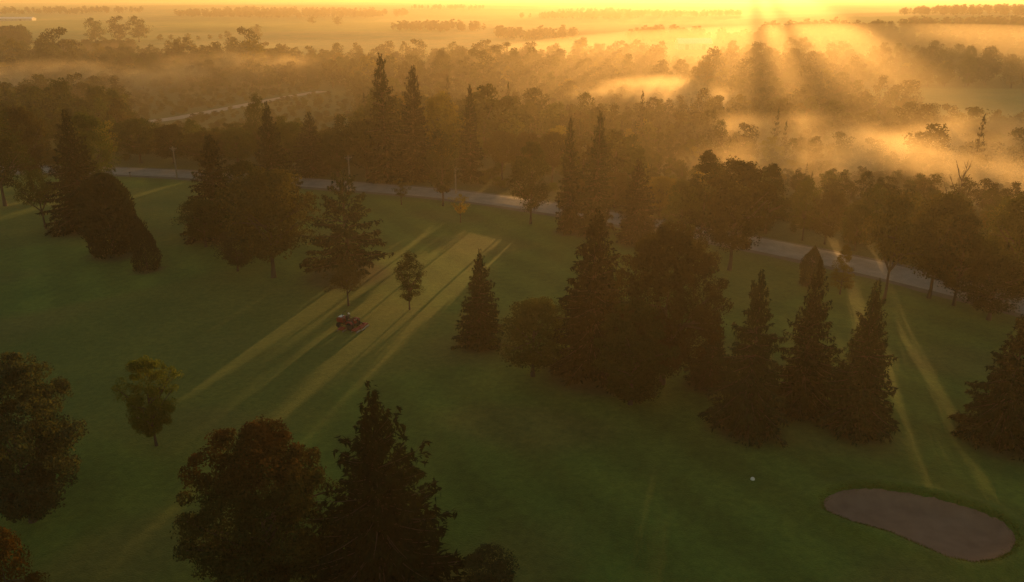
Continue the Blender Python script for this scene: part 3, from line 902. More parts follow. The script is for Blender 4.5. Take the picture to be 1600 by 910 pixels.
tag(link(bpy.data.objects.new('grass_fringe', mesh_np('grass_fringe', V_, np.arange(n_ * 4).reshape(-1, 4), [M['blade']]))),
    'fringe of longer grass round the edge of the sand bunker', 'grass', kind='stuff')


# ------------------------------------------------------------------ trees that stand apart
tv, tfc = bare_np(61)
KIT['bare'] = (mesh_np('bare_trunk', tv, tfc, [M['bark']], smooth=True), None, None)
m, nt, out = nodes_of('sun_topped_leaves')                       # dull green; low sunlight on the crown's top painted in as rust
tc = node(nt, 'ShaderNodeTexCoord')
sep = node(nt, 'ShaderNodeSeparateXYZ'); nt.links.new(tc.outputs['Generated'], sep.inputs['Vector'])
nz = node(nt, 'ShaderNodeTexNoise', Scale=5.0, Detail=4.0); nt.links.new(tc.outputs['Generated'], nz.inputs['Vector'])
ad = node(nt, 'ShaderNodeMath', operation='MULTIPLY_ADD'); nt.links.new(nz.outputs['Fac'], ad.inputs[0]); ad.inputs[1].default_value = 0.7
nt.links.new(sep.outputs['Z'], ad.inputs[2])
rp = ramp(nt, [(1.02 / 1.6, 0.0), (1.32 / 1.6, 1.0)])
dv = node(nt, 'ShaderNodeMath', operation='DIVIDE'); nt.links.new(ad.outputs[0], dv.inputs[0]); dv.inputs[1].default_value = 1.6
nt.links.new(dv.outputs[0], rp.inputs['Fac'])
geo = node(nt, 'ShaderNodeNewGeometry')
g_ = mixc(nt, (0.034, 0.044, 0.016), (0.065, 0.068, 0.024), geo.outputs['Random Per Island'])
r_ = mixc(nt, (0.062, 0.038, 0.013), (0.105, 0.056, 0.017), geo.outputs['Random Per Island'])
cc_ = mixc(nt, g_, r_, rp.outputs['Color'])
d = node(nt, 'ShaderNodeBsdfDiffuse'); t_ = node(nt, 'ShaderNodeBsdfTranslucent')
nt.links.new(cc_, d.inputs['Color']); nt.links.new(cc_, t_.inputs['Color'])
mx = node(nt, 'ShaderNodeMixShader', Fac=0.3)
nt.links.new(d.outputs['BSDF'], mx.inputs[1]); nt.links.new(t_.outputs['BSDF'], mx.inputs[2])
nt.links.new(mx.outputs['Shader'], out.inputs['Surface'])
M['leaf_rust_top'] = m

ROW = {'spruce_tree': 'spruces of the golf course', 'broadleaf_tree': 'leafy trees of the golf course', 'evergreen_tree': 'dense evergreens of the golf course',
       'small_tree': 'small trees of the golf course', 'shrub': 'shrubs of the golf course', 'dead_tree': None}
CAT = {'spruce_tree': 'spruce', 'broadleaf_tree': 'tree', 'evergreen_tree': 'evergreen', 'small_tree': 'tree', 'shrub': 'shrub', 'dead_tree': 'dead tree'}
taken = []
for nm, key, x, y, h, w, lf, lab in TREES:
    taken.append((x, y, w / 2))
    if key == 'bare':
        root = empty(nm, (x, y, h1(x, y) - 0.1), 0.6)
        o = link(bpy.data.objects.new('trunk', KIT['bare'][0]), root); o.scale = (h * 0.5, h * 0.5, h)
        tag(root, lab, CAT[nm])
        continue
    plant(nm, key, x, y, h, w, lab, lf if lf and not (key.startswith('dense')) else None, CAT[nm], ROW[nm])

# ------------------------------------------------------------------ the wood beyond the road and across the valley
def dist_line(P, x, y):
    best = 1e9
    for i in range(len(P) - 1):
        ax, ay = P[i]; bx, by = P[i + 1]
        ex, ey = bx - ax, by - ay
        t = max(0, min(1, ((x - ax) * ex + (y - ay) * ey) / (ex * ex + ey * ey)))
        best = min(best, math.hypot(x - ax - t * ex, y - ay - t * ey))
    return best


SUNX, SUNY = sd.x / math.hypot(sd.x, sd.y), sd.y / math.hypot(sd.x, sd.y)
SLOPE = math.tan(R(SUN_EL))
OPEN = [(-13.0, 134.0, 7.5, 0.0), (33.0, 74.0, 2.5, 0.0), (48.0, 88.0, 1.8, 0.0)]      # clear lines through the wood: x, y, half width, height


def in_clear_line(x, y, half, top):
    for ox, oy, hw, oz in OPEN:
        t = (x - ox) * SUNX + (y - oy) * SUNY
        l = (x - ox) * SUNY - (y - oy) * SUNX
        if t > 0 and abs(l) < hw + half * 0.8 and top > oz + t * SLOPE: return True
    return False


# a hedge of shrubs on the far verge of the road
hrng = random.Random(33)
rp_ = road_pts[(road_pts[:, 0] > -6) & (road_pts[:, 0] < 84)]
hedge_n = 0
acc = 0.0
for i_ in range(1, len(rp_)):
    acc += float(np.hypot(*(rp_[i_] - rp_[i_ - 1])))
    if acc < 4.2: continue
    acc = 0.0
    t2 = unit(rp_[i_] - rp_[i_ - 1]); nx_, ny_ = -t2[1], t2[0]
    off = 9.5 + hrng.uniform(-0.8, 2.2)
    x, y = float(rp_[i_][0] + nx_ * off), float(rp_[i_][1] + ny_ * off)
    h_, w_ = hrng.uniform(4.6, 6.6), hrng.uniform(5.5, 7.5)
    if in_clear_line(x, y, w_ / 2, h1(x, y) + h_): continue
    taken.append((x, y, w_ / 2))
    plant('shrub', 'shrub', x, y, h_, w_, 'dark tall shrub in the hedge along the far verge of the road', hrng.choice(['leaf_dark', 'leaf_dark', 'leaf_brown']), 'shrub', 'hedge shrubs along the road', sink=0.3)

frng = np.random.default_rng(77)
wood = []
def wood_density(x, y, s):
    # clearings and field edges of the valley
    c = math.sin(x / 83 + 2) * math.sin(y / 71 + 1) + 0.5 * math.sin(x / 41 + y / 57)
    d = 1.0
    if s > 45: d = 0.62 if c > 0.35 else 1.0
    if math.hypot((x - 300) * 0.8, y - 495) < 84: d = 0.0
    if x > 0.5 * y and 360 < y < 495: d = 0.0                            # the pale field and the ground before it
    if s > 640 or (s > 560 and x < 60): d = 0.0
    return d


cand = []
N = 26000
cx = frng.uniform(-1, 1, N); cyy = frng.uniform(0, 1, N)
ycand = 95 + (cyy ** 0.75) * 780
xcand = cx * (ycand * 0.72 + 25)
scand = road_dist(xcand, ycand)
zc = hgt(xcand, ycand)
grid = {}
KINDS = ['round', 'round_dark', 'oval', 'egg', 'yellow', 'brown', 'bush', 'spire']
PW = np.array([0.22, 0.26, 0.12, 0.14, 0.05, 0.09, 0.07, 0.05])
for i in range(N):
    x, y, s = float(xcand[i]), float(ycand[i]), float(scand[i])
    if s < 11: continue
    if frng.random() > wood_density(x, y, s): continue
    k = frng.choice(8, p=PW)
    kind = KINDS[k]
    h = float(frng.uniform(8.5, 15.5)) * (0.9 if s < 60 else 1.05)
    if kind == 'bush': h *= 0.4
    if kind == 'spire': h *= 1.25
    if s < 16: h *= 0.55
    if kind == 'spire' and s > 150: kind = 'round_dark'
    h *= 1.05 + 0.32 * math.sin(x / 29 + 1.7 * math.sin(y / 43)) * math.sin(y / 24 + 1)
    if s > 330: h *= 1.4
    if abs(x - 0.2162 * y) < 24 and y > 560: h = min(h, 8.0)              # low scrub before the barn
    if -0.47 * y < x < -0.19 * y and 225 < y < 560:                  # open ground before the lane
        if y > 300 or h > 8: kind = 'bush'; h = float(frng.uniform(2.0, 3.6))
        if frng.random() < 0.55 and y > 300: continue
    if x > 30 and s < 140: h *= 0.36 + 0.30 * max(0.0, s - 60) / 80
    w = h * {'round': 0.85, 'round_dark': 0.85, 'oval': 0.6, 'egg': 0.68, 'yellow': 0.8, 'brown': 0.85, 'bush': 1.3, 'spire': 0.36}[kind] * float(frng.uniform(0.85, 1.2))
    if in_clear_line(x, y, w / 2, float(zc[i]) + h):
        kind, h, w = 'bush', 2.2, 3.5
        if in_clear_line(x, y, w / 2, float(zc[i]) + h): continue
    if dist_line(LANE, x, y) < 7 + w / 2 or dist_line(LANE2, x, y) < 4 + w / 2: continue
    if any(math.hypot(x - a, y - b) < (r + w / 2) * 0.72 for a, b, r in taken): continue
    ci, cj = int(x // 14), int(y // 14)
    ok = True
    for di in (-1, 0, 1):
        for dj in (-1, 0, 1):
            for (a, b, r) in grid.get((ci + di, cj + dj), ()):
                if math.hypot(x - a, y - b) < (r + w / 2) * (0.74 if s < 250 else 0.8): ok = False; break
            if not ok: break
        if not ok: break
    if not ok: continue
    grid.setdefault((ci, cj), []).append((x, y, w / 2))
    wood.append((x, y, float(zc[i]) - 0.15, h, w, kind, s))
# lone trees and hedges on the fields across the valley
def lone(x, y, h, w, kind): wood.append((x, y, h1(x, y) - 0.15, h, w, kind, -1.0))


# those that show largest are trees of their own
def size_px(t): return t[3] / math.hypot(t[0], t[1])


wood.sort(key=size_px, reverse=True)
WL = {'round': ('broadleaf_tree', 'round green leafy tree in the wood beyond the road'), 'round_dark': ('broadleaf_tree', 'dark round tree in the wood beyond the road'),
      'oval': ('broadleaf_tree', 'tall narrow leafy tree in the wood beyond the road'), 'egg': ('broadleaf_tree', 'dark egg-shaped tree in the wood beyond the road'),
      'yellow': ('broadleaf_tree', 'yellowing leafy tree in the wood beyond the road'), 'brown': ('broadleaf_tree', 'brownish round tree in the wood beyond the road'),
      'bush': ('shrub', 'low wide shrub in the wood beyond the road'), 'spire': ('spruce_tree', 'slim spruce in the wood beyond the road')}
def woodtree(t, label=None, group=None):
    x, y, z, h, w, kind, s = t
    nm, lab = WL[kind]
    o = link(bpy.data.objects.new(nm, FAR[kind][0]))
    o.location = (x, y, z); o.scale = (w, w, h); o.rotation_euler = (0, 0, float(frng.uniform(0, 6.28)))
    if s < 36: zone = 'lining the far side of the road'
    elif x > 0.22 * y: zone = 'around the glowing mist in the valley'
    elif x < -0.28 * y: zone = 'in the valley wood beside the lane'
    else: zone = 'in the valley wood behind the tall spruces'
    lab = lab.replace('in the wood beyond the road', zone)
    group = group or ('%s, %s' % (kind.replace('_', ' '), zone))
    tag(o, label or lab, 'shrub' if kind == 'bush' else ('spruce' if kind == 'spire' else 'tree'), group or ('wood beyond the road: ' + kind.replace('_', ' ')))
    return o


OWN = 230
for t in wood[:OWN]: woodtree(t)
# the rest of the wood reads as one mass
rest = wood[OWN:]


def wood_mass(name, pts, label):
    """scatters the far tree shapes on points, as one object"""
    src = bpy.data.collections.new(name + '_shapes')
    for i_, kd in enumerate(KINDS):
        src.objects.link(bpy.data.objects.new('%02d_%s' % (i_, kd), FAR[kd][0]))
    me = bpy.data.meshes.new(name)
    me.from_pydata([p[:3] for p in pts], [], [])
    for an, ty in (('scl', 'FLOAT_VECTOR'), ('rz', 'FLOAT_VECTOR')):
        a = me.attributes.new(an, ty, 'POINT')
        if an == 'scl': a.data.foreach_set('vector', np.array([(p[4], p[4], p[3]) for p in pts], np.float32).ravel())
        else: a.data.foreach_set('vector', np.array([(0, 0, frng.uniform(0, 6.28)) for p in pts], np.float32).ravel())
    a = me.attributes.new('pick', 'INT', 'POINT')
    a.data.foreach_set('value', np.array([KINDS.index(p[5]) for p in pts], np.int32))
    o = link(bpy.data.objects.new(name, me))
    ng = bpy.data.node_groups.new(name, 'GeometryNodeTree')
    ng.interface.new_socket('Geometry', in_out='INPUT', socket_type='NodeSocketGeometry')
    ng.interface.new_socket('Geometry', in_out='OUTPUT', socket_type='NodeSocketGeometry')
    gi = ng.nodes.new('NodeGroupInput'); go = ng.nodes.new('NodeGroupOutput')
    ip = ng.nodes.new('GeometryNodeInstanceOnPoints'); cinf = ng.nodes.new('GeometryNodeCollectionInfo')
    cinf.inputs['Collection'].default_value = src
    cinf.inputs['Separate Children'].default_value = True
    cinf.inputs['Reset Children'].default_value = True
    ip.inputs['Pick Instance'].default_value = True
    def att_(nm_, ty_):
        n_ = ng.nodes.new('GeometryNodeInputNamedAttribute'); n_.data_type = ty_; n_.inputs['Name'].default_value = nm_
        return n_.outputs['Attribute']
    ng.links.new(gi.outputs[0], ip.inputs['Points'])
    ng.links.new(cinf.outputs[0], ip.inputs['Instance'])
    ng.links.new(att_('scl', 'FLOAT_VECTOR'), ip.inputs['Scale'])
    ng.links.new(att_('pick', 'INT'), ip.inputs['Instance Index'])
    e2r = ng.nodes.new('FunctionNodeEulerToRotation')
    ng.links.new(att_('rz', 'FLOAT_VECTOR'), e2r.inputs[0])
    ng.links.new(e2r.outputs[0], ip.inputs['Rotation'])
    ng.links.new(ip.outputs[0], go.inputs[0])
    md = o.modifiers.new('scatter', 'NODES'); md.node_group = ng
    tag(o, label, 'wood', kind='stuff')
    return o


wood_mass('valley_wood', rest, 'hazy mixed wood filling the misty valley beyond the road')

# far copses, hedges and wooded edges among the fields
far_pts = []
def copse(x0, y0, lx, ly, ang, n, hmin=9, hmax=15, seed=1):
    r_ = np.random.default_rng(seed)
    for _ in range(n):
        a, b = r_.uniform(-1, 1), r_.uniform(-1, 1)
        if a * a + b * b > 1 and lx > 0: continue
        x = x0 + a * lx * math.cos(ang) - b * ly * math.sin(ang); y = y0 + a * lx * math.sin(ang) + b * ly * math.cos(ang)
        if math.hypot(x - 206, y - 985) < 45 or (abs(x - 0.214 * y) < 34 and 860 < y < 1000): continue     # the barn stands clear
        h = r_.uniform(hmin, hmax); k = KINDS[r_.choice([0, 1, 3, 1, 5])]
        far_pts.append((x, y, h1(x, y) - 0.2, h, h * r_.uniform(0.75, 1.1), k))


copse(-536, 2032, 291, 170, 0.00, 420, 11, 16, 1)
copse(-1161, 2174, 229, 120, 0.05, 160, 9, 14, 2)
copse(-605, 997, 29, 30, -0.05, 60, 18, 26, 3)
copse(-469, 944, 43, 20, 0.00, 40, 12, 17, 4)
copse(-108, 1298, 74, 35, 0.05, 70, 10, 15, 5)
copse(35, 1141, 61, 40, -0.05, 60, 10, 16, 6)
copse(143, 1898, 129, 120, 0.00, 140, 10, 15, 7)
copse(195, 1094, 50, 40, 0.05, 50, 12, 18, 8)
copse(271, 1014, 93, 80, -0.05, 150, 10, 16, 9)
copse(361, 1995, 180, 150, 0.00, 160, 10, 14, 10)
copse(423, 1114, 93, 120, 0.05, 200, 10, 15, 11)
copse(444, 893, 116, 110, -0.05, 360, 9, 14, 12)
copse(624, 1114, 101, 120, 0.00, 240, 9, 14, 13)
copse(273, 724, 50, 60, 0.05, 90, 9, 14, 14)
copse(847, 1481, 156, 150, -0.05, 240, 9, 14, 15)
copse(223, 2276, 103, 90, 0.00, 60, 9, 13, 16)
copse(-192, 2551, 115, 80, 0.05, 60, 9, 13, 17)

wood_mass('far_woods', far_pts, 'far pale woods and hedges between the hazy fields')
woodtree((-533.2, 1077.0, h1(-533.2, 1077.0) - 0.15, 30.3, 31.0, 'round', 0), 'lone spreading tree on the pale field across the valley', 'lone trees on the far fields')
woodtree((-504.3, 1082.0, h1(-504.3, 1082.0) - 0.15, 32.0, 31.1, 'round_dark', 0), 'first of two field trees whose crowns touch', 'lone trees on the far fields')
woodtree((-479.0, 1080.8, h1(-479.0, 1080.8) - 0.15, 31.9, 31.1, 'round', 0), 'second of two field trees whose crowns touch', 'lone trees on the far fields')
woodtree((-343.6, 1137.7, h1(-343.6, 1137.7) - 0.15, 19.7, 17.3, 'round', 0), 'small round tree alone in the middle of the pale field', 'lone trees on the far fields')
woodtree((-459.1, 1098.8, h1(-459.1, 1098.8) - 0.15, 8.0, 11.7, 'round', 0), 'small tree in the thin row on the pale field', 'row of small trees on the far field')
woodtree((-449.1, 1109.3, h1(-449.1, 1109.3) - 0.15, 7.2, 8.4, 'round', 0), 'small tree in the thin row on the pale field', 'row of small trees on the far field')
woodtree((-435.0, 1101.2, h1(-435.0, 1101.2) - 0.15, 5.6, 5.0, 'round', 0), 'small tree in the thin row on the pale field', 'row of small trees on the far field')
woodtree((-423.9, 1102.9, h1(-423.9, 1102.9) - 0.15, 9.6, 10.1, 'round', 0), 'small tree in the thin row on the pale field', 'row of small trees on the far field')
woodtree((-415.5, 1114.5, h1(-415.5, 1114.5) - 0.15, 5.7, 7.6, 'round', 0), 'small tree in the thin row on the pale field', 'row of small trees on the far field')
woodtree((-404.7, 1127.1, h1(-404.7, 1127.1) - 0.15, 6.5, 8.6, 'round', 0), 'small tree in the thin row on the pale field', 'row of small trees on the far field')
woodtree((-391.1, 1129.9, h1(-391.1, 1129.9) - 0.15, 7.4, 7.7, 'round', 0), 'small tree in the thin row on the pale field', 'row of small trees on the far field')
woodtree((-388.7, 1151.5, h1(-388.7, 1151.5) - 0.15, 10.0, 14.0, 'round', 0), 'small tree in the thin row on the pale field', 'row of small trees on the far field')
woodtree((-353.2, 1497.3, h1(-353.2, 1497.3) - 0.15, 12.9, 18.1, 'round', 0), 'small tree in the thin row on the pale field', 'row of small trees on the far field')
woodtree((-299.4, 1455.5, h1(-299.4, 1455.5) - 0.15, 14.6, 19.8, 'round', 0), 'small tree in the thin row on the pale field', 'row of small trees on the far field')
woodtree((-539.4, 1036.9, h1(-539.4, 1036.9) - 0.15, 7.6, 11.1, 'round', 0), 'small tree in the thin row on the pale field', 'row of small trees on the far field')
woodtree((-553.4, 1029.0, h1(-553.4, 1029.0) - 0.15, 5.3, 9.4, 'round', 0), 'small tree in the thin row on the pale field', 'row of small trees on the far field')



# ------------------------------------------------------------------ the mower on the fairway
M['red_paint'] = plain('red_mower_paint', (0.28, 0.028, 0.022), 0.35, var=0.2, scale=4)
M['dark_metal'] = plain('dark_metal', (0.035, 0.033, 0.032), 0.55, 0.3, 0.3, 5)
M['rubber'] = plain('tyre_rubber', (0.018, 0.018, 0.018), 0.85, var=0.3, scale=12)
M['rim'] = plain('pale_rim', (0.55, 0.50, 0.42), 0.45, 0.2, 0.2, 8)
M['steel'] = plain('worn_steel', (0.38, 0.36, 0.34), 0.4, 0.7, 0.2, 6)
M['vinyl'] = plain('seat_vinyl', (0.05, 0.045, 0.04), 0.6, var=0.2, scale=8)
M['white_paint'] = plain('white_paint', (0.78, 0.76, 0.72), 0.5, var=0.08, scale=3)
M['lamp_glass'] = plain('lamp_glass', (0.6, 0.58, 0.5), 0.15, var=0.05)
mx_, my_ = -21.9, 100.3
mow = empty('mower', (mx_, my_, h1(mx_, my_) + 0.02), R(-24))
tag(mow, 'red ride-on fairway mower with cutting decks, driver aboard, on the grass', 'mower')
MB().box((-0.1, 0, 0.62), (2.5, 0.85, 0.24), bev=0.04).box((-0.2, 0, 0.44), (1.5, 0.55, 0.2), bev=0.03).build('chassis', M['dark_metal'], mow)
hood = MB().prism([(-1.75, 0.70), (-1.80, 1.10), (-1.62, 1.36), (-1.0, 1.42), (-0.62, 1.30), (-0.55, 0.74)], 1.10, 'Y', -0.55)
bmesh.ops.bevel(hood.bm, geom=list(hood.bm.edges), offset=0.07, segments=2, affect='EDGES')
hood = hood.build('hood', M['red_paint'], mow)
MB().box((-1.81, 0, 0.95), (0.05, 0.8, 0.34), bev=0.01).build('grille', M['dark_metal'], hood)
MB().box((-1.3, 0, 1.435), (0.5, 0.75, 0.05), bev=0.02).build('hood_vent', M['white_paint'], hood)
seat = MB().box((-0.12, 0, 1.02), (0.52, 0.55, 0.16), bev=0.05).box((-0.38, 0, 1.36), (0.14, 0.52, 0.58), Matrix.Rotation(R(-10), 3, 'Y'), bev=0.05).build('seat', M['vinyl'], mow)
MB().box((0.55, 0, 0.78), (1.0, 1.25, 0.08), bev=0.02).build('footplate', M['dark_metal'], mow)
for s_ in (-1, 1):
    MB().prism([(0.05, 0.80), (0.10, 1.10), (0.45, 1.22), (0.85, 1.16), (1.08, 0.92), (1.0, 0.88), (0.8, 1.06), (0.42, 1.12), (0.18, 1.02), (0.14, 0.80)], 0.34, 'Y', s_ * 0.86 - 0.17).build('fender', M['red_paint'], mow)
MB().box((0.92, 0, 1.05), (0.16, 0.5, 0.62), Matrix.Rotation(R(-14), 3, 'Y'), bev=0.04).build('console', M['red_paint'], mow)
sw = MB().tube([(0.86, 0, 1.30), (0.68, 0, 1.46)], [0.03, 0.03], 8).build('steering_column', M['dark_metal'], mow)
MB().tube([(0.66 + 0.14 * math.sin(a) * 0.7, 0.21 * math.cos(a), 1.48 + 0.14 * math.sin(a)) for a in np.linspace(0, 2 * math.pi, 17)], [0.018] * 17, 6, False).build('steering_wheel', M['rubber'], sw)
MB().tube([(-0.62, -0.5, 0.8), (-0.66, -0.5, 2.05), (-0.66, -0.38, 2.2), (-0.66, 0.38, 2.2), (-0.66, 0.5, 2.05), (-0.62, 0.5, 0.8)], [0.035] * 6, 8).build('roll_bar', M['dark_metal'], mow)


def wheel(parent, c, r, w):
    t = MB().lathe([(r * 0.62, -w / 2), (r * 0.92, -w / 2), (r, -w * 0.32), (r, w * 0.32), (r * 0.92, w / 2), (r * 0.62, w / 2)], c, 'Y', 22)
    for k in range(16):
        a = 2 * math.pi * k / 16
        t.box((c[0] + r * math.cos(a), c[1], c[2] + r * math.sin(a)), (0.05, w * 0.8, 0.03), Matrix.Rotation(-a + math.pi / 2, 3, 'Y'))
    wh = t.build('wheel', M['rubber'], parent)
    MB().lathe([(0.05, -w * 0.3), (r * 0.6, -w * 0.42), (r * 0.6, w * 0.42), (0.05, w * 0.3)], c, 'Y', 18).build('rim', M['rim'], wh)
    return wh


for s_ in (-1, 1):
    wheel(mow, (0.58, s_ * 0.86, 0.52), 0.50, 0.36)
    wheel(mow, (-1.28, s_ * 0.70, 0.40), 0.38, 0.26)
for (dx, dy) in ((1.75, 0.0), (1.62, 1.02), (1.62, -1.02), (-0.30, 1.42), (-0.30, -1.42)):
    dk = MB().box((dx, dy, 0.34), (0.72, 0.92, 0.16), bev=0.05).box((dx - 0.1, dy, 0.46), (0.28, 0.36, 0.14), bev=0.03).build('cutting_deck', M['red_paint'], mow)
    MB().lathe([(0.02, -0.44), (0.10, -0.44), (0.10, 0.44), (0.02, 0.44)], (dx + 0.42, dy, 0.11), 'Y', 14).build('front_roller', M['steel'], dk)
    MB().lathe([(0.02, -0.44), (0.09, -0.44), (0.09, 0.44), (0.02, 0.44)], (dx - 0.40, dy, 0.10), 'Y', 14).build('rear_roller', M['steel'], dk)
    MB().tube([(dx - 0.2, dy, 0.5), ((dx + 0.45) / 2 if dx > 0 else dx, dy * 0.6, 0.72), (0.5 if dx > 0 else -0.3, dy * 0.3, 0.62)], [0.045] * 3, 8).build('lift_arm', M['dark_metal'], dk)
for s_ in (-1, 1):
    MB().lathe([(0.02, 0), (0.08, 0.0), (0.07, 0.06), (0.02, 0.08)], (0.98, s_ * 0.16, 1.30), 'X', 12).build('headlamp', M['lamp_glass'], mow)

# the driver: one skin over a seated skeleton
J = {'pelvis': (-0.10, 0, 1.20), 'waist': (-0.14, 0, 1.38), 'chest': (-0.13, 0, 1.60), 'neck': (-0.08, 0, 1.80), 'head': (-0.04, 0, 1.93), 'crown': (-0.04, 0, 2.05)}
for s_, n_ in ((-1, 'r'), (1, 'l')):
    J.update({'hip' + n_: (-0.06, 0.10 * s_, 1.19), 'knee' + n_: (0.42, 0.16 * s_, 1.26), 'ankle' + n_: (0.52, 0.16 * s_, 0.88), 'toe' + n_: (0.72, 0.17 * s_, 0.85),
              'sho' + n_: (-0.12, 0.20 * s_, 1.71), 'elb' + n_: (0.12, 0.28 * s_, 1.47), 'wri' + n_: (0.46, 0.20 * s_, 1.47), 'hand' + n_: (0.57, 0.19 * s_, 1.49)})
names = list(J)
E_ = [('pelvis', 'waist'), ('waist', 'chest'), ('chest', 'neck'), ('neck', 'head'), ('head', 'crown')]
for n_ in 'rl':
    E_ += [('pelvis', 'hip' + n_), ('hip' + n_, 'knee' + n_), ('knee' + n_, 'ankle' + n_), ('ankle' + n_, 'toe' + n_),
           ('chest', 'sho' + n_), ('sho' + n_, 'elb' + n_), ('elb' + n_, 'wri' + n_), ('wri' + n_, 'hand' + n_)]
RAD = {'pelvis': 0.15, 'waist': 0.14, 'chest': 0.16, 'neck': 0.06, 'head': 0.095, 'crown': 0.075, 'hip': 0.09, 'knee': 0.07, 'ankle': 0.045, 'toe': 0.04, 'sho': 0.075, 'elb': 0.05, 'wri': 0.035, 'hand': 0.035}
for s_, n_ in ((-1, 'r'), (1, 'l')):                                       # five fingers on each hand
    for q, (dx, dy, dz, l) in enumerate(((0.03, 0.035, 0.01, 0.05), (0.07, 0.022, 0, 0.07), (0.075, 0.007, 0, 0.075), (0.07, -0.008, 0, 0.07), (0.06, -0.023, 0, 0.055))):
        b_ = J['hand' + n_]
        fa_, fb_ = 'fa%d%s' % (q, n_), 'fb%d%s' % (q, n_)
        J[fa_] = (b_[0] + dx * 0.6, b_[1] - dy * s_ * 1.2, b_[2] + 0.01); J[fb_] = (b_[0] + dx, b_[1] - dy * s_ * 1.3, b_[2] - l * 0.5)
        E_ += [('hand' + n_, fa_), (fa_, fb_)]; RAD['fa%d' % q] = 0.010; RAD['fb%d' % q] = 0.008
names = list(J)
me = bpy.data.meshes.new('person')
me.from_pydata([J[n_] for n_ in names], [(names.index(a), names.index(b)) for a, b in E_], [])
body = link(bpy.data.objects.new('person', me))
body.modifiers.new('skin', 'SKIN')
bpy.context.view_layer.objects.active = body
if not me.skin_vertices: me.skin_vertices.new()
for i_, n_ in enumerate(names):
    r__ = RAD.get(n_, RAD.get(n_[:-1], 0.05))
    me.skin_vertices[0].data[i_].radius = (r__, r__)
    me.skin_vertices[0].data[i_].use_root = (n_ == 'pelvis')
body.modifiers.new('smooth', 'SUBSURF').render_levels = 1
m, nt, out = nodes_of('driver_clothes_and_skin')
tc = node(nt, 'ShaderNodeTexCoord'); sp = node(nt, 'ShaderNodeSeparateXYZ'); nt.links.new(tc.outputs['Object'], sp.inputs['Vector'])
st = ramp(nt, [(0.0, (0.02, 0.022, 0.03)), (0.445, (0.045, 0.05, 0.07)), (0.60, (0.10, 0.06, 0.05)), (0.905, (0.42, 0.26, 0.19))])
st.color_ramp.interpolation = 'CONSTANT'
dv = node(nt, 'ShaderNodeMath', operation='DIVIDE'); dv.inputs[1].default_value = 2.0
nt.links.new(sp.outputs['Z'], dv.inputs[0]); nt.links.new(dv.outputs[0], st.inputs['Fac'])
p = node(nt, 'ShaderNodeBsdfPrincipled', Roughness=0.8)
nt.links.new(st.outputs['Color'], p.inputs['Base Color']); nt.links.new(p.outputs['BSDF'], out.inputs['Surface'])
me.materials.append(m)
body.matrix_world = mow.matrix_world if False else Matrix.Translation(mow.location) @ Matrix.Rotation(R(-24), 4, 'Z')
tag(body, 'person in dark clothes and pale cap sitting on the red mower', 'person')
MB().lathe([(0.02, 0.08), (0.07, 0.075), (0.105, 0.03), (0.115, -0.03), (0.11, -0.035)], (-0.045, 0, 2.04), 'Z', 16).box((0.10, 0, 2.0), (0.13, 0.17, 0.015)).build('cap', M['white_paint'], body)

# ------------------------------------------------------------------ small things by the fairway and road
mk = MB().lathe([(0.05, 0.22), (0.14, 0.20), (0.19, 0.12), (0.20, 0.02), (0.19, 0.0)], (0, 0, 0), 'Z', 18).build('course_marker', M['white_paint'], None, True)
mk.location = (22.0, 63.1, h1(22.0, 63.1) - 0.01)
tag(mk, 'small round white course marker alone on the dark grass', 'marker')

M['pole_wood'] = plain('weathered_pole_wood', (0.26, 0.22, 0.17), 0.9, var=0.3, scale=5)
M['insulator'] = plain('glazed_insulator', (0.35, 0.34, 0.32), 0.3, var=0.1)
def utility_pole(x, y, h, label, rz):
    r0 = empty('utility_pole', (x, y, h1(x, y) - 0.1), rz)
    MB().tube([(0, 0, 0), (0.01, 0.01, h * 0.5), (0, 0, h)], [0.19, 0.165, 0.14], 10).build('pole', M['pole_wood'], r0)
    arm = MB().box((0, 0.17, h - 0.5), (1.7, 0.12, 0.13)).build('crossarm', M['pole_wood'], r0)
    for q in (-0.75, -0.35, 0.35, 0.75):
        MB().lathe([(0.02, 0), (0.05, 0.03), (0.035, 0.1), (0.05, 0.14), (0.02, 0.18)], (q, 0.17, h - 0.43), 'Z', 10).build('insulator', M['insulator'], arm)
    for s_ in (-1, 1):
        MB().tube([(s_ * 0.5, 0.17, h - 0.55), (0, 0.13, h - 1.2)], [0.025, 0.025], 6).build('brace', M['steel'], r0)
    tag(r0, label, 'pole', 'utility poles along the road')


utility_pole(-82.4, 195.3, 7.9, 'pale pole with short crossarm in front of dark trees across from the dense evergreens', 0.15)
utility_pole(-12.7, 178.2, 6.3, 'pale pole with crossarm beside the dark tall oval tree', 0.30)
utility_pole(-37.0, 180.8, 8.4, 'pale pole behind the open wide spruce', 0.25)


# a small dark post beside the road
pt = MB().box((0, 0, 0.55), (0.12, 0.12, 1.1)).box((0, 0, 1.2), (0.24, 0.5, 0.26), bev=0.05).build('mailbox', M['dark_metal'])
pt.location = (-94.5, 196.6, h1(-94.5, 196.6) - 0.02)
tag(pt, 'small dark mailbox on a post beside the road', 'mailbox')

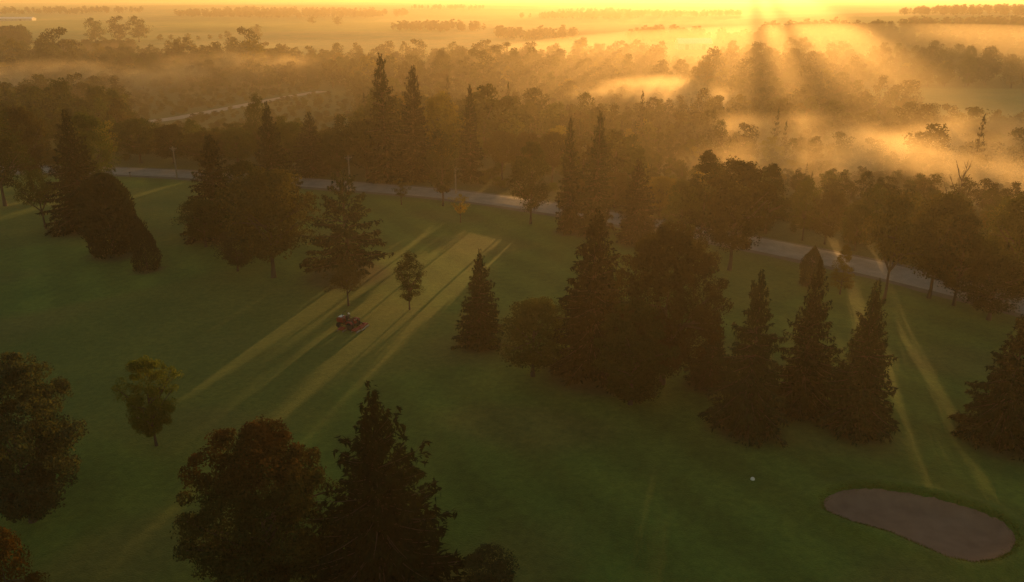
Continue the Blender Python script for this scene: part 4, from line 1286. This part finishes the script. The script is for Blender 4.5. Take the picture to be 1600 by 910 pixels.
# ------------------------------------------------------------------ farm buildings in the haze
M['white_metal'] = plain('white_sheet_roof', (0.85, 0.84, 0.82), 0.45, 0.2, 0.06, 0.4)
M['board'] = plain('weathered_boards', (0.24, 0.19, 0.15), 0.85, var=0.25, scale=0.6)
M['pale_wall'] = plain('pale_siding', (0.52, 0.49, 0.43), 0.7, var=0.12, scale=0.5)
M['dark_pane'] = plain('dark_glass', (0.03, 0.035, 0.04), 0.1, var=0.1)
def farm_building(name, label, x, y, L, W, eave, ridge, rz, wall, roofm, doors=1, wins=3, cat='barn'):
    r0 = empty(name, (x, y, h1(x, y) - 0.5), rz)
    MB().prism([(-W / 2, 0), (-W / 2, eave), (0, ridge - 0.15), (W / 2, eave), (W / 2, 0)], L, 'X', -L / 2).build('wall', M[wall], r0)
    sl = math.hypot(W / 2 + 0.5, ridge - eave); an = math.atan2(ridge - eave, W / 2)
    for s_ in (-1, 1):
        MB().box((0, s_ * (W / 4 + 0.2), (eave + ridge) / 2 + 0.06), (L + 1.0, sl, 0.14), Matrix.Rotation(-s_ * an, 3, 'X')).build('roof', M[roofm], r0)
    for k in range(doors):
        dx = (-0.25 + 0.5 * k) * L
        d_ = MB().box((dx, -W / 2 - 0.04, eave * 0.42 + 0.25), (min(4.0, L * 0.2), 0.08, eave * 0.84 - 0.2)).build('door', M['board' if wall != 'board' else 'pale_wall'], r0)
    for k in range(wins):
        wx = L * (-0.42 + 0.84 * (k + 0.5) / wins)
        w_ = MB().box((wx, -W / 2 - 0.03, eave * 0.62), (1.3, 0.08, 1.1)).build('window', M['white_paint'], r0)
        MB().box((wx, -W / 2 - 0.075, eave * 0.62), (1.05, 0.02, 0.85)).build('pane', M['dark_pane'], w_)
    tag(r0, label, cat)


farm_building('barn', 'white-roofed barn catching the light in the hazy wood', 208.5, 964.5, 40, 14, 7, 12.5, 0.15, 'pale_wall', 'white_metal', 2, 4, 'barn')
farm_building('barn', 'long low pale barn on the far field beside the wood', -1015.5, 1720.0, 90, 18, 5, 8, 0.05, 'pale_wall', 'white_metal', 2, 6, 'barn')
farm_building('house', 'small pale farm building in the trees beside the lane', -118.1, 756.6, 15, 9, 4, 7, 0.5, 'pale_wall', 'white_metal', 1, 3, 'house')
farm_building('shed', 'tiny white-roofed shed near the end of the lane', -128.7, 622.5, 5, 4, 2.4, 3.4, 0.4, 'board', 'white_metal', 1, 1, 'shed')
farm_building('shed', 'tiny pale shed among trees near the glowing mist', 82.3, 285.5, 3.2, 2.6, 2.0, 2.8, -0.4, 'board', 'white_metal', 1, 1, 'shed')



# ------------------------------------------------------------------ air: haze, mist and added clouds
def closed_box(name, lo, hi):
    x0, y0, z0 = lo; x1, y1, z1 = hi
    V_ = [(x0, y0, z0), (x1, y0, z0), (x1, y1, z0), (x0, y1, z0), (x0, y0, z1), (x1, y0, z1), (x1, y1, z1), (x0, y1, z1)]
    F_ = [(0, 3, 2, 1), (4, 5, 6, 7), (0, 1, 5, 4), (1, 2, 6, 5), (2, 3, 7, 6), (3, 0, 4, 7)]
    me = bpy.data.meshes.new(name); me.from_pydata(V_, [], F_); me.update()
    return link(bpy.data.objects.new(name, me))


hz = closed_box('haze', (-5900, -250, -24), (5900, 6100, 47.0))
m, nt, out = nodes_of('haze_air')
pv = node(nt, 'ShaderNodeVolumePrincipled')
pv.inputs['Color'].default_value = (1.0, 0.88, 0.68, 1)
pv.inputs['Density'].default_value = HAZE_DENSITY
pv.inputs['Anisotropy'].default_value = 0.57
nt.links.new(pv.outputs['Volume'], out.inputs['Volume'])
m.cycles.homogeneous_volume = True
hz.data.materials.append(m)
tag(hz, 'golden morning haze over the whole valley', 'haze', kind='stuff')


def mist_material(name, dens, seed, scale):
    m, nt, out = nodes_of(name)
    tc = node(nt, 'ShaderNodeTexCoord')
    ln = node(nt, 'ShaderNodeVectorMath', operation='LENGTH'); nt.links.new(tc.outputs['Object'], ln.inputs[0])
    fall = node(nt, 'ShaderNodeMapRange', interpolation_type='SMOOTHSTEP')
    fall.inputs['From Min'].default_value = 1.0; fall.inputs['From Max'].default_value = 0.45
    nt.links.new(ln.outputs['Value'], fall.inputs['Value'])
    geo = node(nt, 'ShaderNodeNewGeometry')
    mp = node(nt, 'ShaderNodeMapping'); mp.inputs['Location'].default_value = (seed * 13.1, seed * 7.7, seed * 3.3); mp.inputs['Scale'].default_value = (1, 1, 1.6)
    nt.links.new(geo.outputs['Position'], mp.inputs['Vector'])
    nz = node(nt, 'ShaderNodeTexNoise', Scale=scale, Detail=4.0, Roughness=0.55)
    nt.links.new(mp.outputs['Vector'], nz.inputs['Vector'])
    th = node(nt, 'ShaderNodeMapRange', interpolation_type='SMOOTHSTEP'); th.inputs['From Min'].default_value = 0.42; th.inputs['From Max'].default_value = 0.66
    nt.links.new(nz.outputs['Fac'], th.inputs['Value'])
    mu = node(nt, 'ShaderNodeMath', operation='MULTIPLY'); nt.links.new(fall.outputs['Result'], mu.inputs[0]); nt.links.new(th.outputs['Result'], mu.inputs[1])
    m2 = node(nt, 'ShaderNodeMath', operation='MULTIPLY'); nt.links.new(mu.outputs[0], m2.inputs[0]); m2.inputs[1].default_value = dens
    pv = node(nt, 'ShaderNodeVolumePrincipled'); pv.inputs['Color'].default_value = (1.0, 0.87, 0.66, 1); pv.inputs['Anisotropy'].default_value = 0.55
    nt.links.new(m2.outputs[0], pv.inputs['Density'])
    nt.links.new(pv.outputs['Volume'], out.inputs['Volume'])
    return m


def mist(x, y, z, rx, ry, rz_, dens, seed, scale, label, ang=0.0):
    bm = bmesh.new(); bmesh.ops.create_icosphere(bm, subdivisions=3, radius=1.0)
    me = bpy.data.meshes.new('mist_bank'); bm.to_mesh(me); bm.free()
    o = link(bpy.data.objects.new('mist_bank', me))
    o.location = (x, y, z); o.scale = (rx, ry, rz_); o.rotation_euler = (0, 0, ang)
    me.materials.append(mist_material('mist_air', dens, seed, scale))
    tag(o, label, 'mist', kind='stuff')


def even_mist(x, y, z, rx, ry, rz_, dens, label):
    bm = bmesh.new(); bmesh.ops.create_icosphere(bm, subdivisions=5, radius=1.0)
    me = bpy.data.meshes.new('valley_mist'); bm.to_mesh(me); bm.free()
    o = link(bpy.data.objects.new('valley_mist', me))
    o.location = (x, y, z); o.scale = (rx, ry, rz_)
    m, nt, out = nodes_of('valley_mist_air')
    pv = node(nt, 'ShaderNodeVolumePrincipled'); pv.inputs['Color'].default_value = (1.0, 0.88, 0.68, 1); pv.inputs['Anisotropy'].default_value = 0.57
    pv.inputs['Density'].default_value = dens
    nt.links.new(pv.outputs['Volume'], out.inputs['Volume'])
    m.cycles.homogeneous_volume = True
    me.materials.append(m)
    tag(o, label, 'mist', kind='stuff')


mist(76, 411, -5.0, 54, 36, 12, 0.038, 1, 0.028, 'bright golden puff of mist over the valley trees', 0.00)
mist(106, 214, -7.0, 78, 44, 17, 0.028, 2, 0.045, 'broad glowing mist bank beyond the road bend', -0.30)
mist(172, 269, -7.0, 80, 46, 17, 0.022, 6, 0.040, 'pale mist bank running on from the broad glowing one', -0.30)
mist(104, 292, -8.0, 52, 36, 14, 0.018, 3, 0.045, 'thin mist drifting between golden puff and broad bank', 0.00)
mist(-284, 506, -6.0, 120, 55, 14, 0.013, 4, 0.030, 'pale mist lying in the valley beside the dark wood', 0.00)
mist(-187, 567, -4.0, 75, 40, 14, 0.012, 5, 0.035, 'thin pinkish mist hanging beyond the lane', 0.10)
even_mist(-150, 600, -22, 560, 400, 30, 0.00022, 'thin even mist along the valley floor beyond the lane')
even_mist(330, 620, -22, 430, 440, 44, 0.00075, 'deep even mist filling the sunlit end of the valley')


# clouds added out of view above the haze, shaped to cast the sunbeams
def vapour(dens):
    m, nt, out = nodes_of('cloud_vapour')
    pv = node(nt, 'ShaderNodeVolumePrincipled'); pv.inputs['Color'].default_value = (0.95, 0.94, 0.93, 1); pv.inputs['Anisotropy'].default_value = 0.5
    pv.inputs['Density'].default_value = dens
    nt.links.new(pv.outputs['Volume'], out.inputs['Volume'])
    m.cycles.homogeneous_volume = True
    return m


def cloud(pts, label, seed, dens):
    """an unseen sun blocker of overlapping billows, one closed skin: pts = (x, y, z, rx, ry, rz)"""
    r_ = np.random.default_rng(seed)
    bm = bmesh.new()
    for (x, y, z, rx, ry, rz_) in pts:
        v0 = len(bm.verts)
        rr = bmesh.ops.create_icosphere(bm, subdivisions=3, radius=1.0)
        ph = r_.uniform(0, 6.28, 6)
        for v in rr['verts']:
            c_ = v.co.copy()
            k = 1 + 0.10 * math.sin(4 * c_.x + ph[0]) * math.sin(5 * c_.z + ph[1]) + 0.07 * math.sin(9 * c_.x + 7 * c_.y + ph[2]) + 0.05 * math.sin(13 * c_.z + 8 * c_.x + ph[3])
            v.co = Vector((x + c_.x * rx * k, y + c_.y * ry * k, z + c_.z * rz_ * (k if c_.z > 0 else 0.8 * k)))
    me = bpy.data.meshes.new('cloud'); bm.to_mesh(me); bm.free()
    me.materials.append(vapour(dens))
    me.polygons.foreach_set('use_smooth', np.ones(len(me.polygons), bool))
    tag(link(bpy.data.objects.new('cloud', me)), label, 'cloud')


cloud([(445.5, 1528.6, 114.9, 22.0, 35.2, 20.9), (454.1, 1530.4, 105.5, 19.0, 30.4, 18.1), (455.6, 1492.7, 99.3, 22.0, 35.2, 20.9), (464.3, 1494.5, 90.0, 19.0, 30.4, 18.1), (476.3, 1495.3, 85.4, 22.0, 35.2, 20.9), (485.0, 1497.1, 76.0, 19.0, 30.4, 18.1), (497.1, 1497.9, 73.8, 22.0, 35.2, 20.9), (505.7, 1499.7, 71.5, 19.0, 30.4, 18.1), (517.8, 1500.5, 74.1, 22.0, 35.2, 20.9), (526.4, 1502.3, 71.9, 19.0, 30.4, 18.1), (475.1, 1508.1, 124.3, 40.0, 70.0, 34.0), (533.0, 1492.2, 116.3, 55.0, 70.0, 50.0), (533.0, 1492.2, 92.3, 35.0, 70.0, 36.0), (590.9, 1476.4, 102.3, 60.0, 70.0, 48.0), (658.4, 1457.9, 111.3, 70.0, 70.0, 56.0), (735.5, 1436.8, 106.3, 75.0, 70.0, 52.0), (822.4, 1413.0, 109.3, 80.0, 70.0, 55.0), (918.8, 1386.6, 111.3, 85.0, 70.0, 52.0), (1015.3, 1360.2, 116.3, 80.0, 70.0, 50.0)], 'broad unseen bank of vapour added beside the sun to edge the sunbeams', 1, 0.0020)
cloud([(858.0, 2927.3, 155.6, 24.0, 38.4, 22.8), (873.2, 2922.1, 148.7, 28.0, 44.8, 26.6), (883.8, 2918.2, 135.3, 24.0, 38.4, 22.8), (899.1, 2913.0, 128.4, 28.0, 44.8, 26.6), (909.7, 2909.0, 115.0, 24.0, 38.4, 22.8), (924.9, 2903.8, 108.1, 28.0, 44.8, 26.6), (935.5, 2899.9, 94.7, 24.0, 38.4, 22.8), (950.7, 2894.7, 87.7, 28.0, 44.8, 26.6), (961.3, 2890.7, 77.0, 24.0, 38.4, 22.8), (915.9, 2890.7, 127.2, 40.0, 90.0, 40.0), (983.5, 2872.3, 105.2, 60.0, 90.0, 42.0), (1051.0, 2853.8, 103.2, 70.0, 90.0, 44.0), (1137.8, 2830.0, 105.2, 80.0, 90.0, 44.0), (1234.2, 2803.6, 107.2, 90.0, 90.0, 46.0), (1340.3, 2774.5, 105.2, 90.0, 90.0, 44.0), (1456.1, 2742.8, 110.2, 95.0, 90.0, 46.0), (1591.1, 2705.9, 110.2, 100.0, 90.0, 44.0), (1726.1, 2668.9, 115.2, 100.0, 90.0, 44.0)], 'long farther unseen bank of vapour added to shade haze beside the sunbeams', 9, 0.0018)
cloud([(426.2, 1500.7, 82.8, 2.0, 10.0, 4.6), (429.8, 1503.9, 78.8, 2.3, 10.0, 4.6), (434.1, 1506.9, 73.9, 2.8, 10.0, 4.6), (438.8, 1509.7, 68.2, 3.3, 10.0, 4.6), (443.0, 1512.7, 63.3, 3.7, 10.0, 4.6)], 'narrow unseen wisp of vapour added to split the sunbeams', 2, 0.09)
cloud([(821.7, 2885.4, 117.0, 4.3, 14.0, 8.0), (828.0, 2887.9, 108.8, 5.1, 14.0, 8.0), (834.8, 2890.1, 99.8, 5.9, 14.0, 8.0), (842.2, 2892.3, 89.9, 6.8, 14.0, 8.0)], 'narrow trailing unseen wisp of vapour, farther off, added to split the sunbeams', 5, 0.06)
cloud([(417.4, 1503.1, 79.0, 3.0, 10.0, 4.6), (419.5, 1506.7, 74.3, 3.5, 10.0, 4.6), (421.7, 1510.2, 68.6, 4.2, 10.0, 4.6), (424.2, 1513.7, 61.9, 5.0, 10.0, 4.6), (426.4, 1517.2, 56.2, 5.6, 10.0, 4.6)], 'thin upright unseen scrap of vapour added under the sun to part the sunbeams', 3, 0.09)
cloud([(803.5, 2890.4, 109.2, 6.5, 14.0, 8.0), (806.6, 2893.7, 99.6, 7.6, 14.0, 8.0), (809.8, 2897.0, 89.0, 8.9, 14.0, 8.0), (813.3, 2900.2, 77.4, 10.3, 14.0, 8.0)], 'thin upright trailing unseen scrap of vapour, farther off, added to part the sunbeams', 6, 0.06)
